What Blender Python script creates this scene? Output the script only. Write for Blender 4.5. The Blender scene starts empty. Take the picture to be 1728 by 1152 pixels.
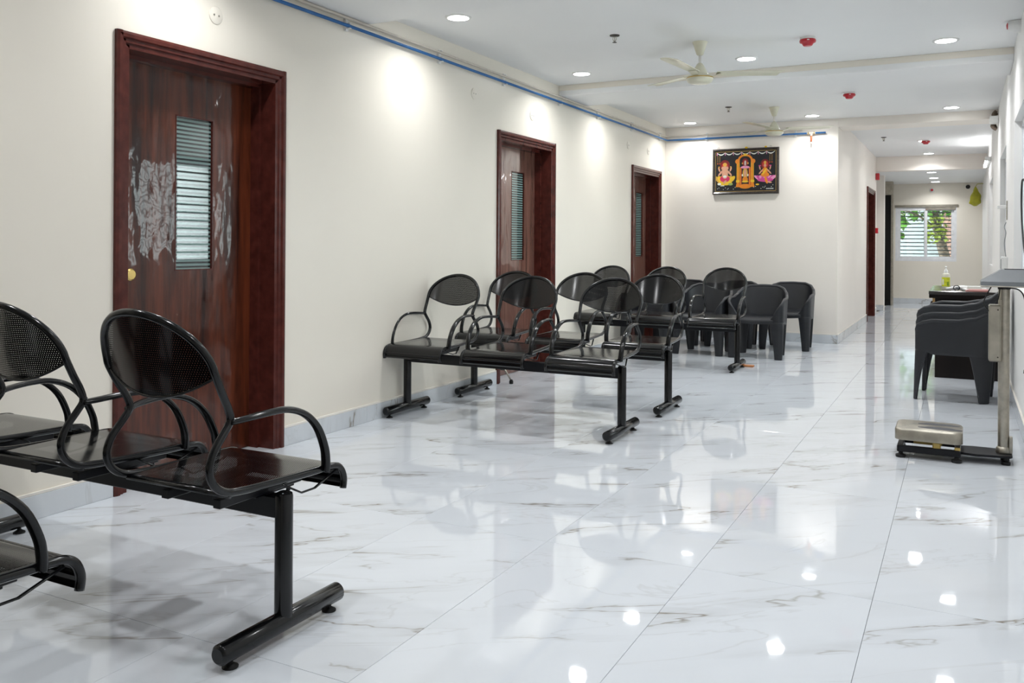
import bpy, math, random
from mathutils import Vector, Matrix
from math import sin, cos, pi, radians as R

random.seed(7)
scene = bpy.context.scene
COL = scene.collection

# ------------------------------------------------------------------ camera
cam_d = bpy.data.cameras.new('camera')
cam = bpy.data.objects.new('camera', cam_d)
COL.objects.link(cam)
YAW, PITCH, ROLL = 0.477590949, -7.89269483e-04, -6.20477683e-03
def cam_axes():
    r = Vector((cos(YAW), sin(YAW), 0)); f = Vector((-sin(YAW), cos(YAW), 0)); d = Vector((0, 0, -1))
    c, s = cos(PITCH), sin(PITCH)
    f, d = c*f + s*d, -s*f + c*d
    c, s = cos(ROLL), sin(ROLL)
    r, d = c*r + s*d, -s*r + c*d
    return r, d, f
_r, _d, _f = cam_axes()
m = Matrix((( _r.x, -_d.x, -_f.x, 0), (_r.y, -_d.y, -_f.y, 0), (_r.z, -_d.z, -_f.z, 1.14), (0, 0, 0, 1)))
cam.matrix_world = m
cam_d.sensor_width = 36.0
cam_d.lens = 1470.68/1728*36
cam_d.shift_y = -(576 - 410.593)/1728
cam_d.clip_start = 0.05
scene.camera = cam

# ------------------------------------------------------------------ world, exposure
world = bpy.data.worlds.new('world'); scene.world = world
world.use_nodes = True
bg = world.node_tree.nodes['Background']
bg.inputs['Color'].default_value = (0.92, 0.965, 1.0, 1)
bg.inputs['Strength'].default_value = 1.9
scene.view_settings.view_transform = 'Standard'
scene.view_settings.look = 'None'
scene.view_settings.gamma = 1.0
scene.view_settings.use_curve_mapping = False
scene.view_settings.exposure = 2.48
LED = 5.0            # glow of every LED diffuser
LED_W = 1.17          # power of every LED
TUBE = 5.0

# ------------------------------------------------------------------ materials
def new_mat(name):
    mt = bpy.data.materials.new(name); mt.use_nodes = True
    nt = mt.node_tree
    return mt, nt, nt.nodes['Principled BSDF']
def N(nt, kind, **inp):
    n = nt.nodes.new(kind)
    for k, v in inp.items():
        k2 = k.replace('_', ' ')
        if k2 in n.inputs: n.inputs[k2].default_value = v
        else: setattr(n, k, v)
    return n
def L(nt, a, b): nt.links.new(a, b)
def ramp(nt, fac, stops):
    n = nt.nodes.new('ShaderNodeValToRGB')
    e = n.color_ramp.elements
    while len(e) < len(stops): e.new(0.5)
    for el, (p, c) in zip(e, stops):
        el.position = p; el.color = (c[0], c[1], c[2], 1) if len(c) == 3 else c
    L(nt, fac, n.inputs['Fac'])
    return n
def simple(name, col, rough=0.5, metal=0.0, var=0.06, scale=12.0, coat=0.0, bump=0.0, bscale=60.0, spec=0.5):
    """plain painted / moulded surface with a little procedural tone variation"""
    mt, nt, b = new_mat(name)
    tc = N(nt, 'ShaderNodeTexCoord')
    nz = N(nt, 'ShaderNodeTexNoise', Scale=scale, Detail=3.0)
    L(nt, tc.outputs['Object'], nz.inputs['Vector'])
    lo = [max(0, c*(1-var)) for c in col]; hi = [min(1, c*(1+var)) for c in col]
    r = ramp(nt, nz.outputs['Fac'], [(0.3, lo), (0.7, hi)])
    L(nt, r.outputs['Color'], b.inputs['Base Color'])
    b.inputs['Roughness'].default_value = rough
    b.inputs['Metallic'].default_value = metal
    b.inputs['Coat Weight'].default_value = coat
    b.inputs['Coat Roughness'].default_value = 0.05
    b.inputs['Specular IOR Level'].default_value = spec
    if bump:
        n2 = N(nt, 'ShaderNodeTexNoise', Scale=bscale, Detail=2.0)
        L(nt, tc.outputs['Object'], n2.inputs['Vector'])
        bp = N(nt, 'ShaderNodeBump', Strength=bump, Distance=0.002)
        L(nt, n2.outputs['Fac'], bp.inputs['Height']); L(nt, bp.outputs['Normal'], b.inputs['Normal'])
    return mt
def emit(name, col, strength):
    mt, nt, b = new_mat(name)
    b.inputs['Base Color'].default_value = (*col, 1)
    b.inputs['Emission Color'].default_value = (*col, 1)
    b.inputs['Emission Strength'].default_value = strength
    return mt
def marble(name, base, rough):
    mt, nt, b = new_mat(name)
    tc = N(nt, 'ShaderNodeTexCoord'); oi = N(nt, 'ShaderNodeObjectInfo')
    mul = N(nt, 'ShaderNodeVectorMath', operation='SCALE'); mul.inputs[0].default_value = (37.0, 53.0, 19.0)
    L(nt, oi.outputs['Random'], mul.inputs['Scale'])
    add = N(nt, 'ShaderNodeVectorMath', operation='ADD')
    L(nt, tc.outputs['Object'], add.inputs[0]); L(nt, mul.outputs[0], add.inputs[1])
    mp = N(nt, 'ShaderNodeMapping'); mp.inputs['Rotation'].default_value = (0, 0, R(-36)); 
    L(nt, add.outputs[0], mp.inputs['Vector'])
    sc = N(nt, 'ShaderNodeVectorMath', operation='MULTIPLY'); sc.inputs[1].default_value = (0.62, 2.9, 1.0)
    L(nt, mp.outputs[0], sc.inputs[0])
    def ridge(scale, detail, dist, w, seed):
        o = N(nt, 'ShaderNodeVectorMath', operation='ADD'); o.inputs[1].default_value = (seed, seed*1.7, seed*.3)
        L(nt, sc.outputs[0], o.inputs[0])
        n = N(nt, 'ShaderNodeTexNoise', Scale=scale, Detail=detail, Roughness=0.55, Distortion=dist)
        L(nt, o.outputs[0], n.inputs['Vector'])
        s = N(nt, 'ShaderNodeMath', operation='SUBTRACT'); s.inputs[1].default_value = 0.5
        L(nt, n.outputs['Fac'], s.inputs[0])
        a = N(nt, 'ShaderNodeMath', operation='ABSOLUTE'); L(nt, s.outputs[0], a.inputs[0])
        mr = N(nt, 'ShaderNodeMapRange', From_Min=0.0, From_Max=w, To_Min=1.0, To_Max=0.0)
        L(nt, a.outputs[0], mr.inputs['Value'])
        return mr.outputs[0]
    gate = N(nt, 'ShaderNodeTexNoise', Scale=1.9, Detail=2.0)
    L(nt, sc.outputs[0], gate.inputs['Vector'])
    g1 = N(nt, 'ShaderNodeMapRange', From_Min=0.495, From_Max=0.66); L(nt, gate.outputs['Fac'], g1.inputs['Value'])
    v1 = ridge(1.35, 5.0, 0.5, 0.012, 3.1)
    v2 = ridge(1.35, 5.0, 0.5, 0.085, 3.1)
    v3 = ridge(0.8, 6.0, 0.9, 0.0075, 11.3)
    def mulm(a, bb):
        n = N(nt, 'ShaderNodeMath', operation='MULTIPLY'); L(nt, a, n.inputs[0])
        if isinstance(bb, float): n.inputs[1].default_value = bb
        else: L(nt, bb, n.inputs[1])
        return n.outputs[0]
    def addm(a, bb):
        n = N(nt, 'ShaderNodeMath', operation='ADD'); n.use_clamp = True; L(nt, a, n.inputs[0]); L(nt, bb, n.inputs[1]); return n.outputs[0]
    cl = N(nt, 'ShaderNodeTexNoise', Scale=1.1, Detail=4.0); L(nt, sc.outputs[0], cl.inputs['Vector'])
    c1 = N(nt, 'ShaderNodeMapRange', From_Min=0.52, From_Max=0.72, To_Max=0.15); L(nt, cl.outputs['Fac'], c1.inputs['Value'])
    soft = addm(mulm(mulm(v2, g1.outputs[0]), 0.34), c1.outputs[0])
    m1 = N(nt, 'ShaderNodeMixRGB'); m1.inputs['Color1'].default_value = (*base, 1); m1.inputs['Color2'].default_value = (0.42, 0.43, 0.44, 1)
    L(nt, soft, m1.inputs['Fac'])
    line = addm(mulm(mulm(v1, g1.outputs[0]), 0.9), mulm(v3, 0.13))
    m2 = N(nt, 'ShaderNodeMixRGB'); m2.inputs['Color2'].default_value = (0.24, 0.21, 0.165, 1)
    L(nt, m1.outputs[0], m2.inputs['Color1']); L(nt, line, m2.inputs['Fac'])
    L(nt, m2.outputs[0], b.inputs['Base Color'])
    b.inputs['Roughness'].default_value = rough
    wv = N(nt, 'ShaderNodeTexNoise', Scale=7.0, Detail=2.0); L(nt, add.outputs[0], wv.inputs['Vector'])
    bp = N(nt, 'ShaderNodeBump', Strength=1.0, Distance=0.0004); L(nt, wv.outputs['Fac'], bp.inputs['Height']); L(nt, bp.outputs['Normal'], b.inputs['Normal'])
    return mt
def wood(name, c1, c2, rough, wav=0.0, scl=(9.0, 9.0, 0.7), coat=0.45):
    mt, nt, b = new_mat(name)
    tc = N(nt, 'ShaderNodeTexCoord')
    v = N(nt, 'ShaderNodeVectorMath', operation='MULTIPLY'); v.inputs[1].default_value = scl
    L(nt, tc.outputs['Object'], v.inputs[0])
    nz = N(nt, 'ShaderNodeTexNoise', Scale=1.6, Detail=7.0, Roughness=0.62, Distortion=0.5); L(nt, v.outputs[0], nz.inputs['Vector'])
    r = ramp(nt, nz.outputs['Fac'], [(0.32, c2), (0.5, [(a+bb)/2 for a, bb in zip(c1, c2)]), (0.68, c1)])
    L(nt, r.outputs['Color'], b.inputs['Base Color'])
    b.inputs['Roughness'].default_value = rough
    b.inputs['Coat Weight'].default_value = coat; b.inputs['Coat IOR'].default_value = 1.6; b.inputs['Coat Roughness'].default_value = 0.04; b.inputs['Specular IOR Level'].default_value = 0.2
    if wav:
        v2 = N(nt, 'ShaderNodeVectorMath', operation='MULTIPLY'); v2.inputs[1].default_value = (6.0, 9.0, 4.0)
        L(nt, tc.outputs['Object'], v2.inputs[0])
        n2 = N(nt, 'ShaderNodeTexNoise', Scale=1.5, Detail=1.5); L(nt, v2.outputs[0], n2.inputs['Vector'])
        bp = N(nt, 'ShaderNodeBump', Strength=wav, Distance=0.01)
        L(nt, n2.outputs['Fac'], bp.inputs['Height'])
        L(nt, bp.outputs['Normal'], b.inputs['Normal']); L(nt, bp.outputs['Normal'], b.inputs['Coat Normal'])
    return mt
def perforated(name, col, rough):
    mt, nt, b = new_mat(name)
    b.inputs['Base Color'].default_value = (*col, 1); b.inputs['Roughness'].default_value = rough
    b.inputs['Specular IOR Level'].default_value = 0.42
    uv = N(nt, 'ShaderNodeUVMap')
    P = 0.0068; Q = P*math.sqrt(3)
    outs = []
    for off in ((0, 0), (P/2, Q/2)):
        a = N(nt, 'ShaderNodeVectorMath', operation='ADD'); a.inputs[1].default_value = (10*P+off[0], 10*Q+off[1], 0); L(nt, uv.outputs[0], a.inputs[0])
        mo = N(nt, 'ShaderNodeVectorMath', operation='MODULO'); mo.inputs[1].default_value = (P, Q, 1); L(nt, a.outputs[0], mo.inputs[0])
        sb = N(nt, 'ShaderNodeVectorMath', operation='SUBTRACT'); sb.inputs[1].default_value = (P/2, Q/2, 0); L(nt, mo.outputs[0], sb.inputs[0])
        ln = N(nt, 'ShaderNodeVectorMath', operation='LENGTH'); L(nt, sb.outputs[0], ln.inputs[0])
        outs.append(ln.outputs['Value'])
    mn = N(nt, 'ShaderNodeMath', operation='MINIMUM'); L(nt, outs[0], mn.inputs[0]); L(nt, outs[1], mn.inputs[1])
    gt = N(nt, 'ShaderNodeMath', operation='GREATER_THAN'); gt.inputs[1].default_value = 0.00092; L(nt, mn.outputs[0], gt.inputs[0])
    L(nt, gt.outputs[0], b.inputs['Alpha'])
    return mt
def glass(name, tint=(0.93, 0.98, 0.97)):
    mt, nt, b = new_mat(name)
    out = nt.nodes['Material Output']
    tr = N(nt, 'ShaderNodeBsdfTransparent'); tr.inputs['Color'].default_value = (*tint, 1)
    gl = N(nt, 'ShaderNodeBsdfGlossy'); gl.inputs['Roughness'].default_value = 0.01
    fr = N(nt, 'ShaderNodeFresnel', IOR=1.45)
    mx = N(nt, 'ShaderNodeMixShader')
    L(nt, fr.outputs[0], mx.inputs[0]); L(nt, tr.outputs[0], mx.inputs[1]); L(nt, gl.outputs[0], mx.inputs[2])
    L(nt, mx.outputs[0], out.inputs['Surface'])
    nt.nodes.remove(b)
    return mt
def striped_glass(name):
    mt, nt, b = new_mat(name)
    tc = N(nt, 'ShaderNodeTexCoord'); sp = N(nt, 'ShaderNodeSeparateXYZ'); L(nt, tc.outputs['Object'], sp.inputs[0])
    dv = N(nt, 'ShaderNodeMath', operation='MULTIPLY'); dv.inputs[1].default_value = 1/0.0212; L(nt, sp.outputs['Z'], dv.inputs[0])
    fr = N(nt, 'ShaderNodeMath', operation='FRACT'); L(nt, dv.outputs[0], fr.inputs[0])
    r = ramp(nt, fr.outputs[0], [(0.0, (0.20, 0.29, 0.275)), (0.52, (0.17, 0.26, 0.245)), (0.56, (0.015, 0.022, 0.022)), (0.98, (0.012, 0.018, 0.018))])
    L(nt, r.outputs['Color'], b.inputs['Base Color'])
    b.inputs['Roughness'].default_value = 0.015; b.inputs['Specular IOR Level'].default_value = 0.9
    return mt

M = {}
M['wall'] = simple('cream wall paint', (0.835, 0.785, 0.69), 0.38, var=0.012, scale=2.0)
M['wallpink'] = simple('pale cream wall paint', (0.92, 0.86, 0.785), 0.36, var=0.012, scale=2.0)
M['wallright'] = simple('white wall paint', (0.88, 0.87, 0.85), 0.5, var=0.012, scale=2.0)
M['ceil'] = simple('white ceiling paint', (0.87, 0.875, 0.87), 0.6, var=0.01, scale=1.5)
M['cream_strip'] = simple('cream plaster ledge', (0.84, 0.80, 0.73), 0.5, var=0.03)
M['tile'] = marble('white veined marble tile', (0.69, 0.725, 0.77), 0.035)
M['skirt'] = marble('marble skirting tile', (0.66, 0.69, 0.72), 0.12)
M['grout'] = simple('grey grout', (0.45, 0.44, 0.42), 0.8)
M['frame_wood'] = simple('brown glossy door frame paint', (0.082, 0.019, 0.014), 0.25, var=0.25, scale=18, coat=0.15, spec=0.22, bump=0.35, bscale=45)
M['door_wood'] = wood('streaky mahogany laminate', (0.15, 0.034, 0.013), (0.02, 0.005, 0.003), 0.28, wav=0.35, scl=(9, 9, 0.7))
M['door_haze_tint'] = wood('streaky laminate with reflection tint', (0.21, 0.105, 0.08), (0.10, 0.045, 0.034), 0.22, wav=0.22, scl=(12, 12, 0.7), coat=1.0)  # base colour lightened to stand in for the bright wall's hazy reflection
M['dglass'] = striped_glass('striped film door glass')
M['brass'] = simple('brass', (0.62, 0.44, 0.16), 0.25, 1.0)
M['black'] = simple('black gloss powder coat', (0.003, 0.0034, 0.004), 0.15, var=0.2, spec=0.45)
M['blackmatte'] = simple('dark blue black enamel', (0.0035, 0.004, 0.006), 0.35, var=0.2, spec=0.3)
M['perf'] = perforated('black perforated sheet', (0.0028, 0.003, 0.0034), 0.13)
M['rubber'] = simple('black rubber', (0.004, 0.004, 0.004), 0.6)
M['plastic'] = simple('charcoal moulded plastic', (0.014, 0.0155, 0.019), 0.42, var=0.1, bump=0.15, bscale=180)
M['cream_pl'] = simple('ivory enamel', (0.72, 0.70, 0.55), 0.3, coat=0.3)
M['chrome'] = simple('steel rod', (0.7, 0.68, 0.63), 0.25, 1.0)
M['steel'] = simple('brushed stainless steel', (0.46, 0.43, 0.37), 0.32, 1.0, var=0.15, scale=25)
M['steel_dull'] = simple('dull stainless plate', (0.42, 0.39, 0.33), 0.38, 1.0, var=0.15, scale=14)
M['white_pl'] = simple('white plastic', (0.82, 0.82, 0.80), 0.35)
M['upvc'] = simple('white window frame', (0.80, 0.81, 0.83), 0.35)
M['glass'] = glass('window glass')
M['bar'] = simple('grey grille bar', (0.16, 0.16, 0.165), 0.45, 0.3)
M['led'] = emit('LED diffuser', (0.97, 0.99, 1.0), LED)
M['tube'] = emit('fluorescent tube', (0.97, 0.98, 1.0), TUBE)
M['red'] = simple('red plastic', (0.50, 0.008, 0.02), 0.3, coat=0.4)
M['dark'] = simple('dark metal', (0.05, 0.045, 0.04), 0.4, 0.6)
M['blue'] = simple('blue pipe', (0.02, 0.13, 0.36), 0.35)
M['beige'] = simple('beige conduit', (0.66, 0.60, 0.52), 0.4)
M['orange'] = simple('orange pipe', (0.72, 0.17, 0.06), 0.4)
M['desk'] = wood('dark wenge laminate', (0.010, 0.006, 0.005), (0.004, 0.0025, 0.002), 0.35, coat=0.1)
M['desktop'] = simple('glossy dark desk top', (0.045, 0.04, 0.038), 0.16, coat=0.6)
M['edge_wood'] = simple('raw ply edge', (0.55, 0.33, 0.12), 0.5, var=0.2, scale=40)
M['granite'] = simple('black granite', (0.003, 0.0035, 0.004), 0.15, var=0.6, scale=30, spec=0.3)
M['grey_pl'] = simple('grey plastic housing', (0.20, 0.215, 0.23), 0.4)
M['bottle'] = simple('frosted bottle', (0.74, 0.72, 0.60), 0.3)
M['label'] = simple('lime label', (0.62, 0.66, 0.03), 0.4, var=0.2, scale=40)
M['label_w'] = simple('white label patch', (0.80, 0.80, 0.70), 0.4)
M['label_g'] = simple('green label patch', (0.20, 0.36, 0.03), 0.4)
M['yellow'] = simple('yellow marigold', (0.80, 0.52, 0.02), 0.6)
M['bag'] = simple('yellow green plastic bag', (0.42, 0.40, 0.02), 0.35, var=0.3, scale=8)
M['paper'] = simple('paper', (0.75, 0.74, 0.70), 0.6)
M['pinkbook'] = simple('pink cover', (0.48, 0.20, 0.18), 0.5)
M['ocher'] = simple('ochre load cell', (0.50, 0.36, 0.10), 0.5)
M['bark'] = simple('tree bark', (0.16, 0.12, 0.09), 0.9, var=0.5, scale=18, bump=0.6, bscale=30)
M['leaf'] = simple('leaf', (0.10, 0.25, 0.03), 0.5, var=0.5, scale=3)
M['leafy'] = simple('yellow green leaf', (0.28, 0.34, 0.05), 0.5, var=0.4, scale=3)
M['outer'] = simple('white building render', (0.40, 0.425, 0.435), 0.8)
M['brick'] = simple('pale brick', (0.52, 0.30, 0.24), 0.85, var=0.3, scale=8)
M['ground'] = simple('concrete yard', (0.55, 0.55, 0.53), 0.9)
M['picframe'] = simple('dark carved picture frame', (0.035, 0.026, 0.02), 0.3, var=0.5, scale=60, coat=0.4)
M['woodblock'] = simple('raw wood block', (0.50, 0.20, 0.07), 0.6, var=0.2)

# ------------------------------------------------------------------ mesh helpers
class MB:
    def __init__(s): s.v = []; s.f = []; s.mi = []; s.uv = None
    def add(s, vs, fs, mi=0):
        o = len(s.v); s.v += [tuple(p) for p in vs]
        for f in fs: s.f.append(tuple(i+o for i in f)); s.mi.append(mi)
        return s
    def box(s, x0, x1, y0, y1, z0, z1, mi=0, M4=None):
        vs = [Vector((x, y, z)) for z in (z0, z1) for y in (y0, y1) for x in (x0, x1)]
        if M4 is not None: vs = [M4 @ p for p in vs]
        return s.add(vs, [(0,2,3,1), (4,5,7,6), (0,1,5,4), (2,6,7,3), (0,4,6,2), (1,3,7,5)], mi)
    def bbox(s, x0, x1, y0, y1, z0, z1, b=0.004, mi=0, M4=None):
        """box with chamfered edges"""
        vs = []; idx = {}
        for iz, (z, sz) in enumerate(((z0, 1), (z1, -1))):
            for iy, (y, sy) in enumerate(((y0, 1), (y1, -1))):
                for ix, (x, sx) in enumerate(((x0, 1), (x1, -1))):
                    for ax, p in enumerate(((x, y+b*sy, z+b*sz), (x+b*sx, y, z+b*sz), (x+b*sx, y+b*sy, z))):
                        idx[ix, iy, iz, ax] = len(vs); vs.append(Vector(p))
        g = lambda a, b_, c, ax: idx[a, b_, c, ax]
        fs = []
        for i in (0, 1):
            q = [g(i,0,0,0), g(i,1,0,0), g(i,1,1,0), g(i,0,1,0)]; fs.append(q if i else q[::-1])
            q = [g(0,i,0,1), g(1,i,0,1), g(1,i,1,1), g(0,i,1,1)]; fs.append(q[::-1] if i else q)
            q = [g(0,0,i,2), g(1,0,i,2), g(1,1,i,2), g(0,1,i,2)]; fs.append(q if i else q[::-1])
        for a in (0, 1):
            for c in (0, 1):
                q = [g(0,a,c,1), g(1,a,c,1), g(1,a,c,2), g(0,a,c,2)]; fs.append(q if (a ^ c) else q[::-1])
                q = [g(a,0,c,0), g(a,1,c,0), g(a,1,c,2), g(a,0,c,2)]; fs.append(q[::-1] if (a ^ c) else q)
                q = [g(a,c,0,0), g(a,c,1,0), g(a,c,1,1), g(a,c,0,1)]; fs.append(q if (a ^ c) else q[::-1])
        for a in (0, 1):
            for b2 in (0, 1):
                for c in (0, 1):
                    t = [g(a,b2,c,0), g(a,b2,c,1), g(a,b2,c,2)]
                    fs.append(t if (a ^ b2 ^ c) else t[::-1])
        if M4 is not None: vs = [M4 @ p for p in vs]
        return s.add(vs, fs, mi)
    def tube(s, pts, r, seg=10, cap=True, flat=1.0, up=None, mi=0):
        pts = [Vector(p) for p in pts]; n = len(pts)
        rr = r if isinstance(r, (list, tuple)) else [r]*n
        tan = [(pts[min(i+1, n-1)] - pts[max(i-1, 0)]).normalized() for i in range(n)]
        u = Vector(up) if up is not None else (Vector((0, 0, 1)) if abs(tan[0].z) < 0.9 else Vector((1, 0, 0)))
        vs = []; fs = []
        for i in range(n):
            u = (u - tan[i]*u.dot(tan[i])).normalized()
            w = tan[i].cross(u)
            for k in range(seg):
                a = 2*pi*k/seg
                vs.append(pts[i] + u*cos(a)*rr[i]*flat + w*sin(a)*rr[i])
        for i in range(n-1):
            for k in range(seg):
                a = i*seg+k; b = i*seg+(k+1) % seg
                fs.append((a, b, b+seg, a+seg))
        if cap:
            fs.append(tuple(range(seg-1, -1, -1))); fs.append(tuple((n-1)*seg+k for k in range(seg)))
        return s.add(vs, fs, mi)
    def lathe(s, prof, c=(0, 0, 0), seg=24, mi=0, M4=None):
        """prof: list of (radius, z) from the bottom up"""
        vs = []; fs = []; n = len(prof)
        for r, z in prof:
            for k in range(seg):
                a = 2*pi*k/seg
                vs.append(Vector((c[0]+r*cos(a), c[1]+r*sin(a), c[2]+z)))
        for i in range(n-1):
            for k in range(seg):
                a = i*seg+k; b = i*seg+(k+1) % seg
                fs.append((a, b, b+seg, a+seg))
        fs.append(tuple(range(seg-1, -1, -1))); fs.append(tuple((n-1)*seg+k for k in range(seg)))
        if M4 is not None: vs = [M4 @ p for p in vs]
        return s.add(vs, fs, mi)
    def prism(s, poly, a0, a1, axis='y', mi=0):
        def P(p, a):
            return {'x': (a, p[0], p[1]), 'y': (p[0], a, p[1]), 'z': (p[0], p[1], a)}[axis]
        n = len(poly)
        vs = [P(p, a0) for p in poly] + [P(p, a1) for p in poly]
        fs = [tuple(range(n-1, -1, -1)), tuple(range(n, 2*n))] + [(i, (i+1) % n, (i+1) % n+n, i+n) for i in range(n)]
        return s.add(vs, fs, mi)
    def grid(s, fn, nu, nv, uvfn=None, mi=0):
        o = len(s.v); vs = []; fs = []
        for j in range(nv+1):
            for i in range(nu+1): vs.append(fn(i/nu, j/nv))
        for j in range(nv):
            for i in range(nu):
                a = j*(nu+1)+i; fs.append((a, a+1, a+nu+2, a+nu+1))
        s.add(vs, fs, mi)
        if uvfn:
            if s.uv is None: s.uv = {}
            for j in range(nv+1):
                for i in range(nu+1): s.uv[o+j*(nu+1)+i] = uvfn(i/nu, j/nv)
        return s
    def mesh(s, name, mats, smooth=False, fix=True):
        me = bpy.data.meshes.new(name)
        me.from_pydata(s.v, [], s.f)
        for mt in (mats if isinstance(mats, (list, tuple)) else [mats]): me.materials.append(M[mt])
        for p, k in zip(me.polygons, s.mi): p.material_index = k
        if s.uv:
            ul = me.uv_layers.new(name='uv')
            for lp in me.loops:
                ul.data[lp.index].uv = s.uv.get(lp.vertex_index, (0, 0))
        me.update()
        if fix:
            import bmesh
            bm = bmesh.new(); bm.from_mesh(me); bmesh.ops.recalc_face_normals(bm, faces=bm.faces); bm.to_mesh(me); bm.free()
        if smooth:
            for p in me.polygons: p.use_smooth = True
            if smooth is not True:
                me.set_sharp_from_angle(angle=R(smooth))
        return me
def link(name, me, parent=None, loc=(0, 0, 0), rot=(0, 0, 0)):
    o = bpy.data.objects.new(name, me); COL.objects.link(o)
    o.location = loc; o.rotation_euler = rot
    if parent is not None: o.parent = parent
    return o
def part(name, mb, mt, parent=None, smooth=False, loc=(0, 0, 0), rot=(0, 0, 0)):
    return link(name, mb.mesh(name, mt, smooth), parent, loc, rot)
def tag(o, label, cat, group=None):
    o['label'] = label; o['category'] = cat
    if group: o['group'] = group
    return o
def thing(name, label, cat, loc=(0, 0, 0), rotz=0.0, group=None):
    o = bpy.data.objects.new(name, None); COL.objects.link(o)
    o.empty_display_size = 0.1
    o.location = loc; o.rotation_euler = (0, 0, rotz)
    return tag(o, label, cat, group)
def struct(name, mb, mt, label, cat='structure', smooth=False):
    o = part(name, mb, mt, None, smooth); o['kind'] = 'structure'; o['label'] = label; o['category'] = cat
    return o
def smooth_path(P, sub=6):
    P = [Vector(p) for p in P]; out = []
    n = len(P)
    for i in range(n-1):
        p0 = P[max(i-1, 0)]; p1 = P[i]; p2 = P[i+1]; p3 = P[min(i+2, n-1)]
        for k in range(sub):
            t = k/sub
            out.append(0.5*((2*p1) + (p2-p0)*t + (2*p0-5*p1+4*p2-p3)*t*t + (3*p1-p0-3*p2+p3)*t**3))
    out.append(P[-1]); return out
def interp(tab, x):
    if x <= tab[0][0]: return tab[0][1]
    for (a, va), (b, vb) in zip(tab, tab[1:]):
        if x <= b:
            t = (x-a)/(b-a); t = t*t*(3-2*t)
            return va + (vb-va)*t
    return tab[-1][1]

# ------------------------------------------------------------------ room dimensions
XL, XR = -3.379, 0.33          # hall side walls
YB = 10.78                     # hall end wall
XC = -1.30                     # corridor left wall
YF = 19.25                     # far wall of corridor
YN = -1.6                      # wall behind the camera
ZC = 2.63                      # ceiling
ZL = 2.40                      # low corridor ceiling
Y_HDR = 15.75

# floor: slab plus one object per tile
floor = struct('floor', MB().box(XL-0.55, XR+0.1, YN, YB+0.2, -0.15, -0.011).box(XC-2.2, XR+0.1, YB+0.2, YF+0.1, -0.15, -0.011), 'grout',
               'glossy white marble tile floor with grey brown veins', 'floor')
TX, TY, X0, Y0 = 0.5795, 1.222, -0.254, 3.037
J = 0.0006
def tile(x0, x1, y0, y1):
    if x1-x0 < 0.03 or y1-y0 < 0.03: return
    me = MB().bbox(0, x1-x0, 0, y1-y0, -0.011, 0, 0.0007).mesh('tile', 'tile')
    link('tile', me, floor, (x0, y0, 0))
for i in range(-7, 3):
    for j in range(-7, 15):
        a, b = X0+i*TX+J, X0+(i+1)*TX-J
        c, d = Y0+j*TY+J, Y0+(j+1)*TY-J
        # hall part
        a1, b1, c1, d1 = max(a, XL), min(b, XR), max(c, YN), min(d, YB)
        if b1 > a1 and d1 > c1: tile(a1, b1, c1, d1)
        # corridor and lift lobby part
        lx = XC
        c2, d2 = max(c, YB+J), min(d, YF)
        if d2 > c2:
            a2, b2 = max(a, lx), min(b, XR)
            if b2 > a2: tile(a2, b2, c2, d2)

# walls -------------------------------------------------------------
DOORS = [(2.645, 3.745, 2.093), (6.25, 7.378, 2.073), (9.494, 10.573, 2.060)]
w = MB()
y = YN
for a, b, h in DOORS:
    w.box(XL-0.25, XL, y, a, 0, ZC); w.box(XL-0.25, XL, a, b, h, ZC); y = b
w.box(XL-0.25, XL, y, YB, 0, ZC)
w.box(XL-0.50, XL-0.45, YN, YB, 0, ZC)  # unseen backing slab, added to block light leaking under the doors
wall_left = struct('wall_left', w, 'wall', 'long cream painted wall on the left with three brown doors', 'wall')
wall_back = struct('wall_back', MB().box(XL-0.25, XC, YB, YB+0.15, 0, ZC), 'wallpink', 'cream end wall carrying the framed picture', 'wall')
D4 = (14.20, 15.46, 2.05)
w = MB().box(XC-0.50, XC-0.45, YB+0.15, 15.85, 0, ZC).box(XC-0.25, XC, YB+0.15, D4[0], 0, ZC).box(XC-0.25, XC, D4[0], D4[1], D4[2], ZC).box(XC-0.25, XC, D4[1], 15.85, 0, ZC)
wall_corr = struct('wall_corridor', w, 'wallpink', 'cream corridor wall leading to the far window', 'wall')
struct('wall_stub', MB().box(-2.6, -1.245, 16.75, 16.95, 0, ZC), 'wallpink', 'short cream wall end beside the lift lobby opening', 'wall')
struct('wall_lobby', MB().box(-2.75, -2.6, 15.85, YF, 0, ZC).box(-2.75, -1.55, 15.70, 15.85, 0, ZC), 'wallpink', 'cream wall at the end of the lift lobby', 'wall')
FW = (-1.22, -0.114, 0.85, 1.955)
w = MB().box(-2.6, FW[0], YF, YF+0.16, 0, ZC).box(FW[1], XR+0.2, YF, YF+0.16, 0, ZC).box(FW[0], FW[1], YF, YF+0.16, 0, FW[2]).box(FW[0], FW[1], YF, YF+0.16, FW[3], ZC)
struct('wall_far', w, 'wall', 'cream end wall of the corridor around the far window', 'wall')
WINS = [(5.90, 7.35, 0.86, 2.06), (8.72, 10.09, 0.92, 2.03), (12.60, 14.08, 0.90, 2.035)]
w = MB(); y = YN
for a, b, z0, z1 in WINS:
    w.box(XR, XR+0.16, y, a, 0, ZC); w.box(XR, XR+0.16, a, b, 0, z0); w.box(XR, XR+0.16, a, b, z1, ZC); y = b
w.box(XR, XR+0.16, y, YF, 0, ZC)
struct('wall_right', w, 'wallright', 'white painted window wall along the right edge', 'wall')
struct('wall_near', MB().box(XL-0.25, XR+0.16, YN-0.15, YN, 0, ZC), 'wall', 'cream wall closing the hall behind the viewer', 'wall')
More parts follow.
